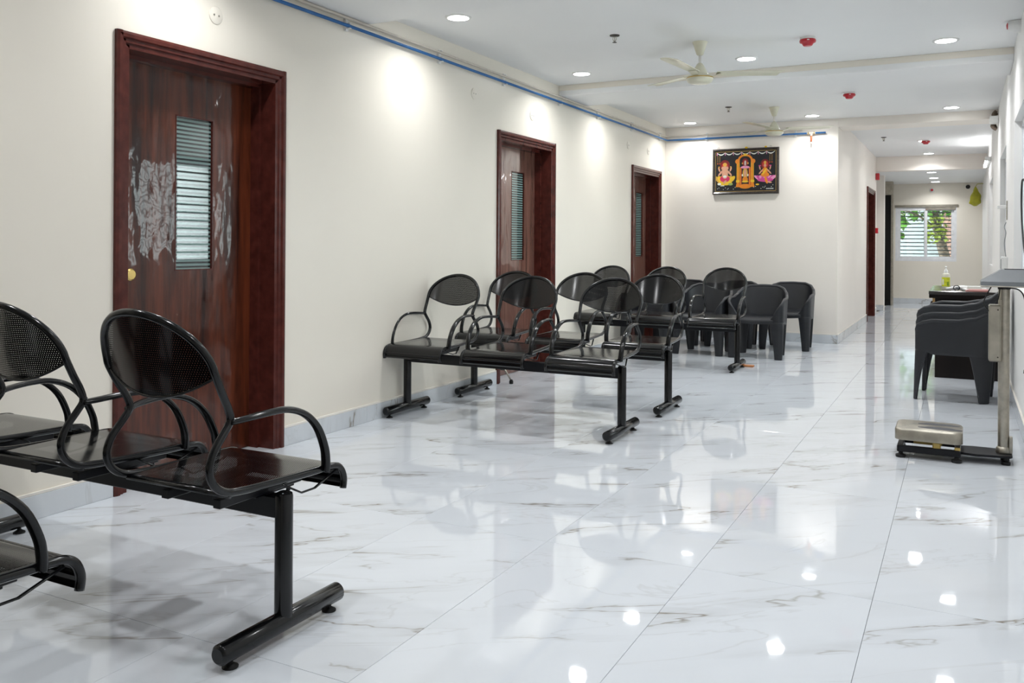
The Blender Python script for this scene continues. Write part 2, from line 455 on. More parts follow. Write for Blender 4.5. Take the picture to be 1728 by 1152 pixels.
struct('ceiling', MB().box(XL-0.25, XR+0.16, YN, YB+0.15, ZC, ZC+0.12).box(XC-1.6, XR+0.16, YB+0.15, YF+0.1, ZC, ZC+0.12), 'ceil', 'smooth white painted ceiling', 'ceiling')
struct('ceiling_low', MB().box(XC-1.5, XR, Y_HDR+0.2, YF, ZL, ZC-0.001), 'ceil', 'lowered grey white ceiling at the far end of the corridor', 'ceiling')
struct('wall_header', MB().box(XC, XR, Y_HDR, Y_HDR+0.2, ZL-0.006, ZC), 'wallpink', 'cream header across the corridor above the low ceiling', 'wall')
beam1 = struct('trim_1', MB().bbox(XL, XR, 7.47, 8.10, 2.53, ZC+0.02, 0.004), 'ceil', 'shallow white ceiling beam behind the nearer fan', 'beam')
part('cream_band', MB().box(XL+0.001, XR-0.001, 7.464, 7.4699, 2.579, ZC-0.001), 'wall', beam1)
struct('trim_2', MB().bbox(XL, XR, 3.80, 4.50, 2.53, ZC+0.02, 0.004), 'ceil', 'shallow white ceiling beam at the top left edge', 'beam')
struct('trim_3', MB().bbox(XC, XR, YB, YB+0.42, 2.53, ZC+0.02, 0.004), 'wallpink', 'shallow cream ceiling beam over the corridor mouth', 'beam')
struct('trim_4', MB().bbox(XL, XR, 0.10, 0.80, 2.53, ZC+0.02, 0.004), 'ceil', 'shallow white ceiling beam above the viewer', 'beam')

# skirting: a ledge with one child per skirting tile
def skirting(name, p0, p1, n, skip, label, ledge=True):
    """from p0 to p1 along the wall, n = unit vector into the room"""
    p0 = Vector(p0); p1 = Vector(p1); nn = Vector(n); d = (p1-p0); Ln = d.length; d.normalize()
    segs = []; a = 0.0
    for s0, s1 in skip:
        segs.append((a, s0)); a = s1
    segs.append((a, Ln))
    led = MB(); tiles = []
    def bx(mb, a, b, t0, t1, z0, z1):
        pts = [p0+d*a+nn*t0, p0+d*b+nn*t0, p0+d*b+nn*t1, p0+d*a+nn*t1]
        xs = [p.x for p in pts]; ys = [p.y for p in pts]
        mb.bbox(min(xs), max(xs), min(ys), max(ys), z0, z1, 0.0012)
    for a, b in segs:
        if b-a < 0.02: continue
        bx(led, a, b, 0.0, 0.010, 0.100, 0.112)
    o = struct(name, led, 'cream_strip', label, 'baseboard')
    for a, b in segs:
        k = a
        while k < b-0.005:
            e = min(b, (math.floor(k/1.222+1e-6)+1)*1.222)
            if e-k > 0.01:
                mb = MB(); bx(mb, k+0.0006, e-0.0006, 0.0, 0.012, 0.0005, 0.0995)
                part('tile', mb, 'skirt', o)
            k = e
skirting('baseboard_left', (XL, YN, 0), (XL, YB, 0), (1, 0, 0), [(a-YN, b-YN) for a, b, h in DOORS], 'grey marble skirting along the long left wall')
skirting('baseboard_back', (XL+0.013, YB, 0), (XC, YB, 0), (0, -1, 0), [], 'grey marble skirting under the framed picture wall')
skirting('baseboard_corridor', (XC, YB-0.012, 0), (XC, 15.85, 0), (1, 0, 0), [(D4[0]-YB+0.012, D4[1]-YB+0.012)], 'grey marble skirting along the corridor left wall')
skirting('baseboard_right', (XR, YN, 0), (XR, YF, 0), (-1, 0, 0), [], 'grey marble skirting along the right window wall')
skirting('baseboard_far', (-1.25, YF, 0), (XR-0.013, YF, 0), (0, -1, 0), [], 'grey marble skirting under the far window')
skirting('baseboard_stub', (-1.55, 16.75, 0), (-1.245, 16.75, 0), (0, -1, 0), [], 'grey marble skirting on the short lobby wall end')

# doors -------------------------------------------------------------
def door(name, xw, y0, y1, h, label, pale, knob, go=0.405):
    g = bpy.data.objects.new(name, None); COL.objects.link(g)
    g.location = (xw, y0, 0); g['kind'] = 'structure'; g['label'] = label; g['category'] = 'door'
    W = y1-y0; fw = 0.075; dp = 0.16
    def side(a, s):
        mb = MB()
        # stepped casing section: (offset from outer edge, depth)
        prof = [(0.0, 0.0), (0.0, 0.016), (0.012, 0.022), (0.028, 0.022), (0.034, 0.012), (0.05, 0.012), (0.056, 0.004), (fw, 0.004),
                (fw, -0.10), (fw+0.018, -0.10), (fw+0.018, -dp-0.04), (0.0, -dp-0.04)]
        poly = [(d, a+s*o) for o, d in prof]
        return mb.prism([(d, yy) for d, yy in poly], 0, h, 'z')
    part('jamb', side(0, 1), 'frame_wood', g); part('jamb', side(W, -1), 'frame_wood', g)
    prof = [(0.0, 0.0), (0.0, 0.016), (0.012, 0.022), (0.028, 0.022), (0.034, 0.012), (0.05, 0.012), (0.056, 0.004), (fw, 0.004),
            (fw, -0.10), (fw+0.018, -0.10), (fw+0.018, -dp-0.04), (0.0, -dp-0.04)]
    # head: mitred ends
    vs = []
    for o, d in prof: vs.append((d, o if d > -0.09 else o, h-o))
    for o, d in prof: vs.append((d, W-o, h-o))
    n = len(prof)
    part('head', MB().add(vs, [tuple(range(n)), tuple(range(2*n-1, n-1, -1))]+[(i, i+n, (i+1) % n+n, (i+1) % n) for i in range(n)]), 'frame_wood', g)
    a, b = fw+0.004, W-fw-0.004
    gy0, gy1 = a+go, a+go+0.25
    gz0, gz1 = 0.995, 1.785
    x1 = -dp; x0 = x1-0.035
    leaf = MB().box(x0, x1, a, gy0, 0.003, h-fw).box(x0, x1, gy1, b, 0.003, h-fw).box(x0, x1, gy0, gy1, 0.003, gz0).box(x0, x1, gy0, gy1, gz1, h-fw)
    lf = part('door_leaf', leaf, 'door_haze_tint' if pale else 'door_wood', g)
    part('glass_pane', MB().box(x0+0.008, x1-0.012, gy0, gy1, gz0, gz1), 'dglass', lf)
    bead = MB()
    for q in ((gy0, gy0+0.006, gz0, gz1), (gy1-0.006, gy1, gz0, gz1), (gy0+0.006, gy1-0.006, gz0, gz0+0.006), (gy0+0.006, gy1-0.006, gz1-0.006, gz1)):
        bead.box(x1-0.012, x1+0.002, *q)
    part('glass_bead', bead, 'frame_wood', lf)
    part('threshold', MB().box(-dp-0.045, -0.0005, 0.002, W-0.002, -0.0105, 0.0), 'skirt', g)
    ky = a+0.098; kz = 0.985
    T = Matrix.Translation((x1, ky, kz)) @ Matrix.Rotation(pi/2, 4, 'Y')
    if knob:
        k = part('knob', MB().lathe([(0.012, 0.0), (0.012, 0.03), (0.026, 0.034), (0.030, 0.045), (0.029, 0.058), (0.022, 0.064), (0.018, 0.064)], seg=20, M4=T), 'brass', lf, 40)
        part('knob_rose', MB().lathe([(0.033, 0.0), (0.033, 0.004), (0.028, 0.008)], seg=20, M4=T), 'dark', lf, 40)
    else:
        part('lever_handle', MB().lathe([(0.011, 0.0), (0.011, 0.035)], seg=12, M4=T).tube([(x1+0.035, ky-0.005, kz), (x1+0.036, ky+0.04, kz), (x1+0.034, ky+0.11, kz-0.004)], 0.009, 8), 'brass', lf, 40)
        part('lock_plate', MB().bbox(x1, x1+0.003, ky-0.02, ky+0.02, kz-0.12, kz+0.06, 0.001), 'brass', lf)
        part('key', MB().tube([(x1, ky, kz-0.09), (x1+0.03, ky, kz-0.09)], 0.004, 6).bbox(x1+0.028, x1+0.031, ky-0.012, ky+0.012, kz-0.125, kz-0.085, 0.001), 'chrome', lf)
    return g
door('door_1', XL, *DOORS[0], 'nearest brown wooden door with striped glass slot and brass knob', False, True)
door('door_2', XL, *DOORS[1], 'middle brown wooden door on the left wall, brass knob, behind the benches', True, True, 0.49)
door('door_3', XL, *DOORS[2], 'farthest brown door on the left wall, next to the corner, lever handle', True, False, 0.53)
door('door_4', XC, *D4, 'dark brown door in the corridor wall', False, True)
# windows -----------------------------------------------------------
def window(name, width, height, loc, rotz, label, nbars, blind=False):
    """local: x along width, y outwards (away from the room), z up; origin at lower left corner of the opening"""
    g = bpy.data.objects.new(name, None); COL.objects.link(g)
    g.location = loc; g.rotation_euler = (0, 0, rotz); g['kind'] = 'structure'; g['label'] = label; g['category'] = 'window'
    f = 0.045
    fr = MB()
    for q in ((0, f, 0, height), (width-f, width, 0, height), (f, width-f, 0, f), (f, width-f, height-f, height)):
        fr.box(q[0], q[1], 0, 0.07, q[2], q[3])
    part('window_frame', fr, 'upvc', g)
    mid = width/2
    for k, (a, b, yo) in enumerate(((f, mid+0.03, 0.008), (mid-0.03, width-f, 0.036))):
        s = 0.05; sb = MB()
        for q in ((a, a+s, f, height-f), (b-s, b, f, height-f), (a+s, b-s, f, f+s), (a+s, b-s, height-f-s, height-f)):
            sb.box(q[0], q[1], yo, yo+0.024, q[2], q[3])
        sh = part('sash', sb, 'upvc', g)
        part('pane', MB().box(a+s, b-s, yo+0.010, yo+0.015, f+s, height-f-s), 'glass', sh)
        if k == 1: part('latch', MB().bbox(b-0.034, b-0.016, yo-0.012, yo, height*0.48, height*0.48+0.09, 0.003), 'white_pl', sh)
    bar = MB().box(0, width, 0.105, 0.119, -0.010, 0.010).mesh('grille_bar', 'bar')
    for i in range(nbars):
        link('grille_bar', bar, g, (0, 0, height*(i+0.9)/(nbars+0.6)))
    if blind:
        part('top_channel', MB().bbox(-0.01, width+0.03, -0.02, -0.001, height-0.03, height+0.02, 0.003).bbox(mid, width-0.02, -0.012, -0.001, height-0.085, height-0.03, 0.002), 'steel_dull', g)
    return g
window('window_1', FW[1]-FW[0], FW[3]-FW[2], (FW[0], YF, FW[2]), 0, 'white sliding window with grey grille bars at the far end of the corridor', 14, True)
lw = ['nearest white sliding window in view on the right wall beside the weighing scale', 'white sliding window on the right wall beside the desk', 'farthest white sliding window on the right wall in the corridor']
for k, (a, b, z0, z1) in enumerate(WINS):
    window('window_%d' % (k+2), b-a, z1-z0, (XR+0.045, b, z0), -pi/2, lw[k], 13)

# ------------------------------------------------------------------ three seat benches
CACHE = {}
def cached(key, fn):
    if key not in CACHE: CACHE[key] = fn()
    return CACHE[key]
def chair_meshes(k):
    """k stretches everything above the seat; local: x lateral, y forward, z up, origin on floor under the beam"""
    SZ = 0.475
    def up(z): return SZ + (z-SZ)*k
    half = [(0.213, 0.203, 0.388), (0.213, 0.206, 0.42), (0.212, 0.190, 0.452), (0.210, 0.155, 0.466), (0.206, 0.06, 0.468), (0.200, -0.08, 0.472), (0.196, -0.20, 0.478),
            (0.195, -0.262, up(0.487)), (0.195, -0.302, up(0.513)), (0.195, -0.316, up(0.550)), (0.194, -0.300, up(0.59)), (0.192, -0.262, up(0.630)), (0.192, -0.243, up(0.655)),
            (0.194, -0.252, up(0.685)), (0.199, -0.280, up(0.728)), (0.2025, -0.305, up(0.772))]
    DISH = 0.045
    def tube_s(x, z): return -0.305 - (z-up(0.772))*0.30 - DISH*(1-(x/0.2025)**2)
    for a_ in range(9, 91, 9):
        xx = 0.2025*cos(R(a_)); zz = up(0.772 + 0.146*sin(R(a_))); half.append((xx, tube_s(xx, zz), zz))
    path = smooth_path(half + [(-x, y_, z) for x, y_, z in half[-2::-1]], 4)
    frame = MB().tube(path, 0.0108, 10)
    # rear cross rod and under-seat cross bars
    frame.tube([(-0.196, -0.245, 0.474), (0.196, -0.245, 0.474)], 0.008, 8)
    frame.tube([(-0.210, 0.13, 0.458), (0.210, 0.13, 0.458)], 0.007, 8)
    def ztop(x):
        return up(0.772 + 0.146*math.sqrt(max(0.0, 1-(x/0.2025)**2)))
    zl0, zl1 = up(0.768), up(0.710)
    def zlow(x): return zl1 + (zl0-zl1)*min(1, abs(x)/0.203)**2.0
    def fb(u, v):
        x = -0.2025 + 0.405*u
        x = max(-0.2025, min(0.2025, x))
        a = zlow(x); b = max(ztop(x), a+0.001); z = a + (b-a)*v
        return (x, tube_s(x, z), z)
    back = MB().grid(fb, 24, 10, lambda u, v: (0.405*u+0.05, fb(u, v)[2]))
    rim = MB().tube([fb(i/24, 0) for i in range(25)], 0.004, 6)
    prof = [(-0.243, 0.4845), (-0.15, 0.482), (0.0, 0.479), (0.10, 0.4775), (0.15, 0.476), (0.176, 0.470), (0.194, 0.455), (0.203, 0.436), (0.2035, 0.432), (0.2095, 0.429), (0.2105, 0.424), (0.2085, 0.419), (0.2025, 0.416), (0.2025, 0.408), (0.2085, 0.405), (0.2095, 0.400), (0.2075, 0.395), (0.200, 0.391)]
    acc = [0.0]
    for a, b in zip(prof, prof[1:]): acc.append(acc[-1]+math.hypot(b[0]-a[0], b[1]-a[1]))
    n = len(prof)-1
    def fs(u, v):
        i = round(v*n); s_, z = prof[i]
        wd = 0.186 + 0.020*(s_+0.245)/0.45
        return (-wd + 2*wd*u, s_, z)
    seat = MB().grid(fs, 12, n, lambda u, v: (0.39*u+0.05, acc[round(v*n)]+0.05))
    seat.mi = [1 if q//12 >= 4 else 0 for q in range(len(seat.mi))]
    arms = []
    for sgn in (1, -1):
        p = [(0.196, -0.244, up(0.652)), (0.212, -0.20, up(0.656)), (0.222, -0.13, up(0.660)), (0.226, -0.06, up(0.657)), (0.227, 0.01, up(0.634)), (0.226, 0.065, up(0.590)), (0.224, 0.10, up(0.530)), (0.222, 0.110, 0.490), (0.219, 0.112, 0.462)]
        pp = smooth_path([(sgn*a, b, c) for a, b, c in p], 4)
        rr = [0.0085 + 0.0015*min(1, i/(len(pp)*0.5)) for i in range(len(pp))]
        arms.append(MB().tube(pp, rr, 12, flat=1.6, up=(1, 0, 0)))
    braces = [MB().tube([(sgn*0.215, 0.165, 0.452), (sgn*0.222, 0.06, 0.424), (sgn*0.216, 0.01, 0.422), (sgn*0.200, -0.06, 0.462)], 0.005, 6, flat=0.6) for sgn in (1, -1)]
    plate = MB().bbox(-0.11, 0.11, -0.06, 0.10, 0.4075, 0.414, 0.001)
    for sx in (-0.1, 0.1):
        plate.bbox(sx-0.014, sx+0.014, -0.20, 0.13, 0.414, 0.440, 0.002)
        plate.tube([(sx, -0.12, 0.440), (sx, -0.12, 0.470)], 0.006, 6).tube([(sx, 0.12, 0.440), (sx, 0.12, 0.456)], 0.006, 6)
        plate.lathe([(0.007, 0), (0.007, 0.02)], (sx, 0.085, 0.395), 6)
    return dict(frame=frame.mesh('seat_frame', 'black', True), back=back.mesh('backrest', 'perf', True, False), rim=rim.mesh('backrest_rim', 'black', True),
                seat=seat.mesh('seat', ['perf', 'black'], 28, False), arms=[a.mesh('armrest', 'black', True) for a in arms],
                braces=[b.mesh('side_brace', 'black', True) for b in braces], plate=plate.mesh('mounting_bracket', 'blackmatte'))
def bench(loc, facing, label, k=1.0, sp=0.585, post=0.765, shift=0.0):
    """facing +1: seats look along +Y, -1: along -Y"""
    g = thing('waiting_bench', label, 'bench', loc, 0 if facing > 0 else pi, 'black perforated three seat waiting benches')
    cm = cached(('chair', k), lambda: chair_meshes(k))
    bm_ = cached('beam', lambda: MB().bbox(-0.765, 0.765, -0.0205, 0.0205, 0.345, 0.4065, 0.003).mesh('beam', 'blackmatte'))
    pm = cached('post', lambda: MB().lathe([(0.0262, 0.06), (0.0262, 0.408), (0.024, 0.416), (0.014, 0.421), (0.0, 0.422)], seg=20).mesh('post', 'black', 40))
    tm = cached('foot', lambda: MB().tube([(0, -0.252, 0.047), (0, -0.246, 0.047), (0, -0.243, 0.047), (0, 0.243, 0.047), (0, 0.246, 0.047), (0, 0.252, 0.047)], [0.020, 0.026, 0.0285, 0.0285, 0.026, 0.020], 20).mesh('foot_tube', 'black', 40))
    lm = cached('leveller', lambda: MB().lathe([(0.022, 0.0), (0.022, 0.004), (0.012, 0.010), (0.007, 0.014), (0.007, 0.03)], seg=14).mesh('levelling_foot', 'rubber', 40))
    link('beam', bm_, g)
    for sx in (-1, 1):
        link('post', pm, g, (sx*post, 0, 0))
        t = link('foot_tube', tm, g, (sx*post, 0, 0))
        for sy in (-0.205, 0.205): link('levelling_foot', lm, t, (0, sy, 0))
    for i in (-1, 0, 1):
        f = link('seat_frame', cm['frame'], g, (i*sp+shift, 0, 0))
        link('seat', cm['seat'], f)
        b = link('backrest', cm['back'], f); link('backrest_rim', cm['rim'], f)
        for a in cm['arms']: link('armrest', a, f)
        for a in cm['braces']: link('side_brace', a, f)
        link('mounting_bracket', cm['plate'], f)
    return g
bench((-2.507, 1.04, 0), 1, 'black perforated bench cut off by the lower left corner of the picture', 1.09, sp=0.585, shift=0.02)
bench((-2.507, 1.94, 0), 1, 'nearest full black bench, backs toward the viewer, before the first door', 1.09, sp=0.585, shift=0.02)
bench((-2.562, 4.905, 0), -1, 'front one of the black benches facing the viewer, its left end against the wall', 1.0, shift=0.01)
bench((-2.553, 5.795, 0), -1, 'second black bench facing the viewer, in front of the middle door', 1.0, shift=0.01)
bench((-2.600, 8.05, 0), -1, 'farthest black bench, directly before the plastic armchairs', 1.0, shift=0.01)

# ------------------------------------------------------------------ moulded plastic armchairs
def armchair_meshes():
    # plan path (lateral, forward) from front flange round the back; half then mirrored
    half = [(0.152, 0.222), (0.195, 0.233), (0.235, 0.236), (0.257, 0.222), (0.267, 0.185), (0.268, 0.10), (0.266, 0.02), (0.262, -0.06), (0.252, -0.13), (0.232, -0.19), (0.196, -0.232), (0.148, -0.256), (0.08, -0.268), (0.0, -0.272)]
    hp = smooth_path([(a, b, 0) for a, b in half], 4)
    acc = [0.0]
    for a, b in zip(hp, hp[1:]): acc.append(acc[-1]+(b-a).length)
    T = acc[-1]
    def pos(a):
        for i in range(len(acc)-1):
            if a <= acc[i+1]+1e-9:
                t = (a-acc[i])/(acc[i+1]-acc[i]); return hp[i].lerp(hp[i+1], t)
        return hp[-1]
    ztop = [(0.0, 0.40), (0.03, 0.425), (0.055, 0.47), (0.08, 0.52), (0.11, 0.557), (0.15, 0.584), (0.21, 0.598), (T-0.42, 0.600), (T-0.33, 0.618), (T-0.26, 0.655), (T-0.20, 0.695), (T-0.13, 0.714), (T, 0.718)]
    ZS = 0.372
    def P(a, z):
        p = pos(a).copy()
        # lean: back reclines with height, feet splay outwards a little, waist slightly in
        f = max(0, (-p.y)/0.27)
        t = (z-0.40)
        p.y -= max(0, t)*0.20*f
        if z < 0.40:
            p.x *= 1 - 0.02 + 0.03*(0.40-z)/0.40*(1 if p.y > 0 else -1.6)
            p.y *= 1 + 0.04*(0.40-z)/0.40*(1 if p.y > 0 else -0.5)
        else:
            p.x *= 0.98 + 0.035*min(1, t/0.25)
        return (p.x, p.y, z)
    def shell():
        mb = MB(); nu = 64
        def f(u, v):
            s = abs(2*u-1); a = T*(1-s); sg = 1 if u < 0.5 else -1
            zt = interp(ztop, a); z0 = ZS - 0.03*min(1, max(0, (a-0.14)/0.08))
            z = z0 + (zt-z0)*v
            x, y_, z = P(a, z)
            return (sg*x, y_, z)
        def f2(u, v):
            s = abs(2*u-1); a = T*s; sg = 1 if u >= 0.5 else -1
            a = T - a
            return f(u, v)
        mb.grid(f, nu, 12)
        return mb
    def leg(a0t, a1t, a0b, a1b, sg):
        mb = MB()
        def f(u, v):
            z = ZS*(1-v)
            a0 = a0t+(a0b-a0t)*v**0.8; a1 = a1t+(a1b-a1t)*v**0.55
            x, y_, z = P(a0+(a1-a0)*u, z)
            return (sg*x, y_, z)
        return mb.grid(f, 10, 8)
    def seat():
        mb = MB()
        prof = [(-0.258, 0.415), (-0.235, 0.404), (-0.1, 0.396), (0.08, 0.402), (0.18, 0.410), (0.222, 0.405), (0.236, 0.388), (0.236, 0.355)]
        n = len(prof)-1
        def f(u, v):
            s_, z = prof[round(v*n)]
            if s_ >= -0.10: wd = 0.252
            else: wd = 0.252*math.sqrt(max(0.05, 1-((-s_-0.10)/0.172)**2))
            if s_ > 0.2: wd = 0.19
            x = -wd+2*wd*u
            arch = 0
            if round(v*n) == n: arch = -0.004
            return (x, s_, z - 0.012*math.cos(pi*(u-0.5)) + 0.006 + (0.0 if round(v*n) < n else 0.0))
        return mb.grid(f, 12, n)
    def rimtube():
        aa = [0.012 + (T-0.012)*i/40 for i in range(41)]
        pr = [P(a, interp(ztop, a)-0.004) for a in aa]
        return MB().tube([Vector(p) for p in pr] + [Vector((-p[0], p[1], p[2])) for p in pr[-2::-1]], [0.010+0.007*min(1, i/8, (80-i)/8) for i in range(81)], 10)
    legs = []
    for sg in (1, -1):
        legs.append(leg(0.0, 0.190, 0.042, 0.112, sg))
        legs.append(leg(T-0.345, T-0.130, T-0.27, T-0.19, sg))
    return shell().mesh('shell', 'plastic', True), rimtube().mesh('rolled_rim', 'plastic', True), seat().mesh('seat', 'plastic', 50), [l_.mesh('leg', 'plastic', True) for l_ in legs]
def solid(o, t):
    md = o.modifiers.new('thickness', 'SOLIDIFY'); md.thickness = t; md.offset = 0.0
    b = o.modifiers.new('soft edge', 'BEVEL'); b.width = t*0.35; b.segments = 2; b.limit_method = 'ANGLE'; b.angle_limit = R(50)
def armchair(loc, rotz, label, group='charcoal plastic armchairs', tilt=(0, 0)):
    sh, rm, st, lg = cached('armchair', armchair_meshes)
    g = thing('plastic_armchair', label, 'armchair', loc, rotz, group)
    o = link('shell', sh, g); solid(o, 0.024)
    link('rolled_rim', rm, g)
    o = link('seat', st, g); solid(o, 0.012)
    for me in lg:
        o = link('leg', me, g); solid(o, 0.022)
    return g
grp = 'charcoal plastic armchairs by the end wall'
armchair((-1.735, 10.06+0.0, 0), pi, 'charcoal plastic armchair at the right end of the back row, under the picture wall', grp)
armchair((-2.335, 10.02, 0), pi, 'charcoal plastic armchair in the middle of the back row by the end wall', grp)
armchair((-2.94, 10.02, 0), pi, 'charcoal plastic armchair at the left end of the back row by the end wall', grp)
armchair((-1.866, 9.16, 0), pi+R(2), 'charcoal plastic armchair at the right end of the front row, clear of the bench', grp)
armchair((-2.447, 9.17, 0), pi+R(-1), 'charcoal plastic armchair behind the right seat of the farthest bench', grp)
armchair((-3.03, 9.17, 0), pi, 'charcoal plastic armchair behind the middle of the farthest bench, by the left wall', grp)
nm = ['bottom', 'middle', 'top']
for k in range(3):
    armchair((-0.050+0.005*k, 7.415+0.004*k, 0.052*k), R(85), '%s charcoal armchair of the stack beside the desk' % nm[k], 'stack of charcoal armchairs by the desk')

# ------------------------------------------------------------------ ceiling things
led_rim = MB().lathe([(0.070, -0.006), (0.084, -0.006), (0.088, -0.003), (0.088, 0.0), (0.070, 0.0)], seg=32)
# open ring: build without end caps
led_rim.f = led_rim.f[:-2]; led_rim.mi = led_rim.mi[:-2]
RIM = led_rim.mesh('rim', 'white_pl', 40)
DIF = MB().lathe([(0.0705, -0.0055), (0.0705, -0.001)], seg=32).mesh('diffuser', 'led')
def downlight(x, y, z, label):
    g = thing('downlight', label, 'light', (x, y, z), 0, 'round LED ceiling downlights')
    link('rim', RIM, g); link('diffuser', DIF, g)
    ld = cached('ledlamp', led_lamp)
    o = bpy.data.objects.new('led_lamp', ld); COL.objects.link(o); o.parent = g; o.location = (0, 0, -0.0075)
def led_lamp():
    ld = bpy.data.lights.new('led_lamp', 'AREA'); ld.shape = 'DISK'; ld.size = 0.138
    ld.energy = LED_W; ld.spread = R(140); ld.color = (0.97, 0.985, 1.0)
    return ld
cols = [(-2.96, 'left'), (-1.54, 'middle'), (-0.118, 'right')]
rows = [(1.35, 'in the row just behind the nearest beam'), (2.95, 'in the unseen added row above the nearest bench'), (4.93, 'in the row ahead of the nearer fan'), (7.02, 'in the row beside the nearer fan'),  # row above the nearest bench is out of view, added to brighten the left wall
        (8.40, 'in the row hidden behind that beam'), (10.42, 'in the row along the picture wall')]
for y, rl in rows:
    for x, cl_ in cols:
        downlight(x, y, ZC, 'round white LED downlight, %s one %s' % (cl_, rl))
for k, y in enumerate((11.62, 13.55, 15.40)):
    downlight(-0.495, y, ZC, '%s round LED downlight on the high corridor ceiling' % ['first', 'second', 'third'][k])
for k, y in enumerate((16.35, 17.70, 18.75)):
    downlight(-0.48, y, ZL, '%s round LED downlight on the low corridor ceiling' % ['first', 'second', 'third'][k])

def fan(x, y, ang, label):
    g = thing('ceiling_fan', label, 'fan', (x, y, 0), 0, 'ivory three blade ceiling fans')
    part('canopy', MB().lathe([(0.018, 2.532), (0.026, 2.540), (0.050, 2.615), (0.056, ZC-0.004), (0.056, ZC)], seg=28), 'cream_pl', g, 40)
    part('downrod', MB().lathe([(0.0095, 2.44), (0.0095, 2.545)], seg=14), 'chrome', g, 40)
    part('lower_cover', MB().lathe([(0.062, 2.384), (0.060, 2.395), (0.046, 2.425), (0.026, 2.462), (0.016, 2.474), (0.012, 2.476)], seg=28), 'cream_pl', g, 40)
    mo = part('motor', MB().lathe([(0.03, 2.326), (0.070, 2.328), (0.086, 2.336), (0.096, 2.352), (0.098, 2.366), (0.090, 2.378), (0.070, 2.388), (0.05, 2.390)], seg=36), 'cream_pl', g, 40)
    ring = MB().lathe([(0.0985, 2.362), (0.0992, 2.366), (0.097, 2.370)], seg=36)
    part('trim_ring', ring, 'brass', mo, 40)
    bl = cached('blade', lambda: blade_mesh())
    br = cached('bladearm', lambda: MB().add(
        [(0.075, -0.022, 2.372), (0.075, 0.022, 2.372), (0.15, 0.030, 2.392), (0.15, -0.030, 2.392), (0.075, -0.022, 2.377), (0.075, 0.022, 2.377), (0.15, 0.030, 2.397), (0.15, -0.030, 2.397)],
        [(0, 1, 2, 3), (7, 6, 5, 4), (0, 4, 5, 1), (1, 5, 6, 2), (2, 6, 7, 3), (3, 7, 4, 0)]).mesh('blade_arm', 'cream_pl'))
    for k in range(3):
        b = link('blade', bl, g, (0, 0, 0), (0, 0, R(ang+120*k)))
        link('blade_arm', br, b)
def blade_mesh():
    def f(u, v):
        x = 0.12 + 0.48*u
        wd = (0.048 + 0.014*u) if u < 0.999 else 0.05
        yv = -wd + 2*wd*v
        if u > 0.95: x -= 0.03*(v)  # raked tip
        z = 2.400 - (v-0.5)*0.012 + 0.006*math.sin(pi*v) + 0.004*u
        return (x, yv, z)
    mb = MB(); mb.grid(f, 14, 6)
    n = len(mb.v); top = list(mb.v); fs = list(mb.f)
    mb2 = MB(); mb2.add(top, fs); mb2.add([(a, b, c-0.004) for a, b, c in top], [tuple(reversed(q)) for q in fs])
    nu, nv = 14, 6
    ring = [i for i in range(nu+1)] + [j*(nu+1)+nu for j in range(1, nv+1)] + [nv*(nu+1)+i for i in range(nu-1, -1, -1)] + [j*(nu+1) for j in range(nv-1, 0, -1)]
    for a, b in zip(ring, ring[1:]+ring[:1]): mb2.f.append((a, b, b+n, a+n)); mb2.mi.append(0)
    return mb2.mesh('blade', 'cream_pl', 40)
fan(-1.722, 6.31, -96, 'ivory ceiling fan nearer the viewer, in front of the ceiling beam')
fan(-1.812, 9.62, -106, 'ivory ceiling fan farther back, above the framed picture')

def detector(x, y, z, label, s=1.0):
    g = thing('smoke_detector', label, 'detector', (x, y, z), 0, 'red ceiling smoke detectors')
    part('base', MB().lathe([(0.050*s, -0.016), (0.052*s, -0.012), (0.052*s, 0.0)], seg=28), 'white_pl', g, 40)
    part('body', MB().lathe([(0.026*s, -0.062), (0.032*s, -0.058), (0.040*s, -0.044), (0.055*s, -0.036), (0.058*s, -0.026), (0.054*s, -0.016)], seg=28), 'red', g, 40)
    part('indicator', MB().bbox(0.004, 0.020, -0.0585, -0.050, -0.030, -0.024, 0.001), 'white_pl', g)
detector(-0.994, 6.50, ZC, 'red smoke detector on the ceiling nearest the viewer')
detector(-0.987, 9.00, ZC, 'red smoke detector between the beam and the corridor mouth')
detector(-0.470, 13.45, ZC, 'red smoke detector on the corridor ceiling beside a downlight')
def sprinkler(x, y, label):
    g = thing('sprinkler', label, 'sprinkler', (x, y, ZC), 0, 'pendant fire sprinklers')
    part('escutcheon', MB().lathe([(0.016, -0.010), (0.034, -0.006), (0.036, 0.0)], seg=20), 'dark', g, 40)
    part('frame_arms', MB().tube([(0.010, 0, -0.008), (0.013, 0, -0.030), (0.002, 0, -0.046)], 0.003, 6).tube([(-0.010, 0, -0.008), (-0.013, 0, -0.030), (-0.002, 0, -0.046)], 0.003, 6).tube([(0, 0, -0.008), (0, 0, -0.044)], 0.003, 6), 'steel', g)
    part('deflector', MB().lathe([(0.016, -0.052), (0.016, -0.050), (0.004, -0.046)], seg=16), 'dark', g)
sprinkler(-2.21, 5.84, 'fire sprinkler hanging from the ceiling nearest the viewer')
sprinkler(-2.25, 9.40, 'fire sprinkler on the ceiling left of the farther fan')
sprinkler(-0.97, 12.9, 'fire sprinkler on the corridor ceiling')

